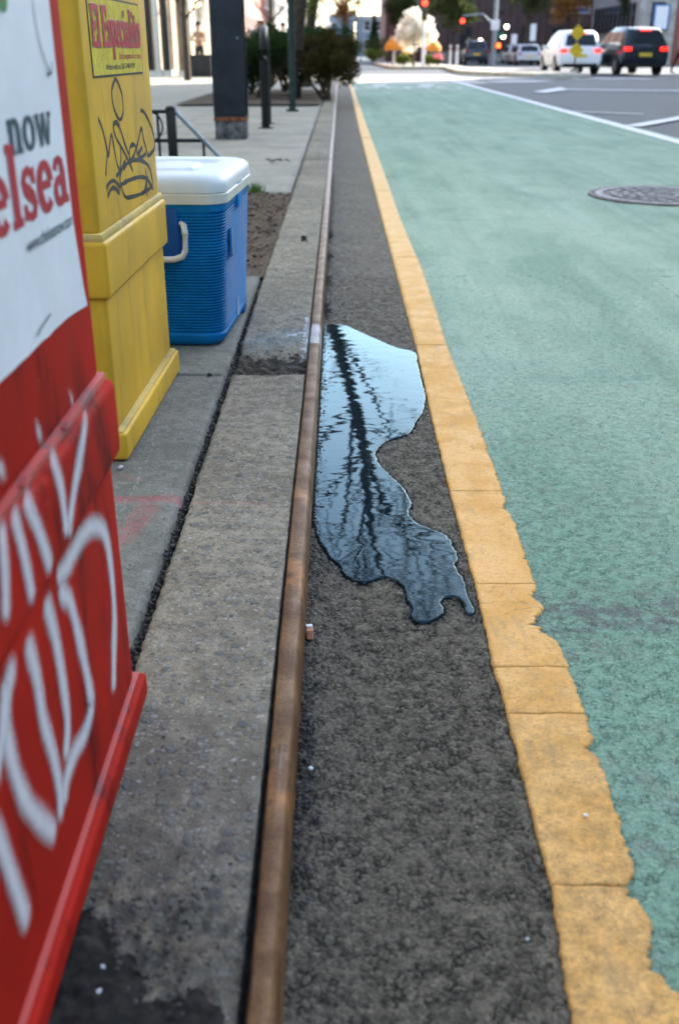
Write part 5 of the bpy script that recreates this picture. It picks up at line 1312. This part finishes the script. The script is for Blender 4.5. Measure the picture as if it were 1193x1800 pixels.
def building(label, x0, x1, y0, y1, h, wall, faces=(), win=(1.1, 1.9), pitch=2.3, floor=3.6, z1=1.3, nf=3, frame=None, glass=None, base=None, cornice=True, shop=None, cat='building', piers=None):
    t = empty('building', (x0, y0, 0), label=label, cat=cat); W_ = x1 - x0; D = y1 - y0
    MB().box(0, W_, 0, D, -.1, h).build('wall', wall, t)
    if cornice: MB().box(-.35, W_ + .35, -.35, D + .35, h, h + .7).build('cornice', M['stone_grey'], t)
    if base: MB().box(-.06, W_ + .06, -.06, D + .06, 0, .9).build('plinth', base, t)
    for ax in faces:
        ln = W_ if ax == '-y' else D; fm, pm = window_mesh(win[0], win[1], frame or M['framew'], glass or M['glass'], ax)
        n_ = int((ln - .8) / pitch); off = (ln - (n_ - 1) * pitch) / 2
        for fl in range(nf):
            for i in range(n_):
                a = off + i * pitch; z = z1 + fl * floor
                if z + win[1] > h - .3: continue
                o = link('window', fm, t); p = link('pane', pm, o)
                o.location = (a, 0, z) if ax == '-y' else ((W_, a, z) if ax == '+x' else (0, a, z))
        if piers:
            for i in range(n_ + 1):
                a = off + (i - .5) * pitch; s = MB()
                if ax == '-y': s.box(a - .22, a + .22, -.28, 0, 0, h - .2)
                elif ax == '+x': s.box(W_, W_ + .28, a - .22, a + .22, 0, h - .2)
                else: s.box(-.28, 0, a - .22, a + .22, 0, h - .2)
                s.build('pier', piers, t)
    return t
building('plain stone block on the right that shades the near street', 22, 46, -70, 55.5, 17, M['plain_stone'])
building('plain stone row along the left pavement beside the camera', -24, -7.0, -60, 22, 17, M['plain_stone'])
building('shop building with dark and cream piers on the sunny left pavement', -24, -6.2, 41, 60, 15, M['stone_pier'], ('-y', '+x'), (1.3, 3.4), 2.2, 4.6, .25, 2, M['cream'], M['glasslit'], None, True)
building('red brick house on the left beyond the people', -24, -5.6, 60.2, 84, 14, M['brick_red'], ('+x', '-y'), (1.1, 2.0), 2.4, 3.5, 1.0, 3, M['framew'])
building('dark red brick house further down on the left', -26, -6.6, 84.2, 112, 18, M['brick_dark'], ('+x',), (1.1, 2.0), 2.6, 3.5, 1.0, 3, M['framew'])
building('pale grey house far down on the left', -24, -7, 112.2, 150, 12, M['far_haze_pale'], ('+x',), (1.2, 1.8), 3, 3.4, 1.0, 2)
building('pale stepped tower closing the far end of the street', -6, 3.5, 260, 285, 8.6, M['far_haze_pale'], ('-y',), (1.4, 2.0), 2.6, 3.6, 1.5, 3, M['far_haze_blue'])
building('slate blue block at the end of the street right of the pale one', 3.8, 16, 240, 262, 7.4, M['far_haze_blue'], ('-y',), (1.4, 2.0), 2.6, 3.6, 1.5, 3)
building('low grey house at the end of the street left of the pale one', -22, -6.5, 230, 255, 8.5, M['far_haze_blue'], ('-y',), (1.4, 2.0), 2.6, 3.6, 1.5, 2)
building('mauve brick house between the slate block and the long brown block', 4.9, 9.4, 118, 134, 13, M['brick_dark'], ('-y',), (.9, 1.7), 1.5, 3.2, 1.0, 3)
building('long brown brick block with vertical piers behind the signals', 9.7, 34.5, 112, 130, 14, M['brick_brown'], ('-y',), (1.2, 2.3), 3.1, 3.7, .9, 3, M['frame'], M['glass'], M['stone_grey'], piers=M['brick_brown'])
building('grey stone shop corner with white fascia behind the white car', 24.5, 27.5, 91, 108, 9, M['stone_grey'], ('-y', '-x'), (1.1, 2.0), 1.5, 3.2, 2.6, 3, M['frame'])
building('red brick shop building with pale window frames, behind the black car', 27.6, 33.2, 91.2, 108, 9.5, M['brick_red'], ('-y', '-x'), (.9, 2.2), 1.35, 3.4, 3.1, 3, M['framew'])
building('tan stone building between red brick shops at the right', 33.3, 35.6, 90.8, 108, 9.5, M['stone_tan'], ('-y',), (1.2, 2.0), 1.9, 3.2, 2.4, 3, M['frame'])
building('dark red brick corner building at the right edge', 35.7, 50, 90.5, 108, 10, M['brick_dark'], ('-y',), (1.1, 2.0), 1.9, 3.2, 3.0, 3, M['frame'])
# shop fronts, awning, fascias on the far right
def fascia(x0, x1, y, z0, z1, m, label, cat='sign'):
    t = empty('shop_sign', (x0, y, z0), label=label, cat=cat)
    MB().box(0, x1 - x0, -.25, -.02, 0, z1 - z0).build('board', m, t, bev=.02); MB().box(.15, x1 - x0 - .15, -.262, -.251, .12, z1 - z0 - .12).build('field', M['signwht'] if m is not M['signwht'] else M['signblue'], t)
fascia(25.6, 26.9, 91, 2.5, 4.4, M['signblue'], 'blue and white shop sign on the grey stone corner')
fascia(20.2, 23.8, 106, 4.2, 4.8, M['signwht'], 'long pale fascia above the dark shop behind the white car')
fascia(33.5, 35.2, 90.8, 2.2, 3.5, M['umb'], 'orange shop sign on the tan stone building')
fascia(36.4, 39.4, 90.5, 2.3, 2.9, M['signwht'], 'white fascia at the right edge above the dark shop')
# pale banners and little signs in front of the brown block
for u, v0, v1, lb in ((936, 42, 72, 'tall white banner sign on a post in front of brown brick'), (903, 60, 78, 'small white sign on a post left of the tall banner')):
    a = at(u, v1, 86); b = at(u, v0, 86); t = empty('street_sign', (a.x, 86, 0), label=lb, cat='sign')
    MB().tube([(0, 0, 0), (0, 0, b.z)], .05, 8).build('post', M['frame'], t); MB().box(-.22, .22, -.09, -.055, a.z, b.z).build('panel', M['signwht'], t)
for i, (u, v, Y, m) in enumerate(((891, 47, 100, 'whitelit'), (885, 64, 99, 'whitelit'), (845, 72, 98, 'whitelit'), (1026, 44, 104, 'signwht'))):
    if m == 'signwht': continue
    a = at(u, v, Y); t = empty('lamp', (a.x, Y, 0), label=('upper', 'middle', 'lower')[i] + ' lit globe lamp of three in front of the brown brick block', cat='lamp')
    MB().tube([(0, 0, 0), (0, 0, a.z - .1)], .05, 8).build('post', M['frame'], t); bm = bmesh.new(); bmesh.ops.create_uvsphere(bm, u_segments=12, v_segments=8, radius=.17); me = bpy.data.meshes.new('globe'); bm.to_mesh(me); bm.free(); me.materials.append(M[m]); o = link('globe', smooth(me), t); o.location = (0, 0, a.z)
sl_ = empty('string_lights', (0, 41, 0), label='string of warm bulbs hanging in the dark shop front at the left', cat='lights')
for u, v in ((318, 3), (323, 5), (330, 8), (338, 9), (346, 10), (351, 8)):
    a = at(u, v, 40.6); bm = bmesh.new(); bmesh.ops.create_uvsphere(bm, u_segments=8, v_segments=6, radius=.05); me = bpy.data.meshes.new('bulb'); bm.to_mesh(me); bm.free(); me.materials.append(M['warmlit']); o = link('bulb', me, sl_); o.location = (a.x, -.4, a.z)
MB().tube([(at(u, v - 3, 40.6).x, -.4, at(u, v - 3, 40.6).z) for u, v in ((300, -4), (318, 3), (330, 8), (346, 10), (360, 2))], .01, 5).build('cable', M['frame'], sl_)
# free-standing piers of the left shop arcade
for i, (u0, u1, m, lb) in enumerate(((262, 271, 'frame', 'dark slim pier nearest the yellow box on the left arcade'), (276, 284, 'framew', 'pale pier between the two glass doors of the arcade'), (291, 301, 'frame', 'dark pier in the middle of the left arcade'), (318, 333, 'stone_pier', 'broad brown stone pier left of the standing person'), (334, 341, 'cream', 'cream sunlit pier right beside the standing person'))):
    a = at(u0, 130, 39.5); b = at(u1, 130, 39.5); t = empty('pier', (a.x, 39.5, ZS), label=lb, cat='pier', group='piers of the left shop arcade')
    MB().box(0, b.x - a.x, 0, .45, .18, 4.2).build('shaft', M[m], t, bev=.01); MB().box(-.05, b.x - a.x + .05, -.05, .5, 0, .18).build('base', M['framew'], t)
print('objects', len(bpy.data.objects))
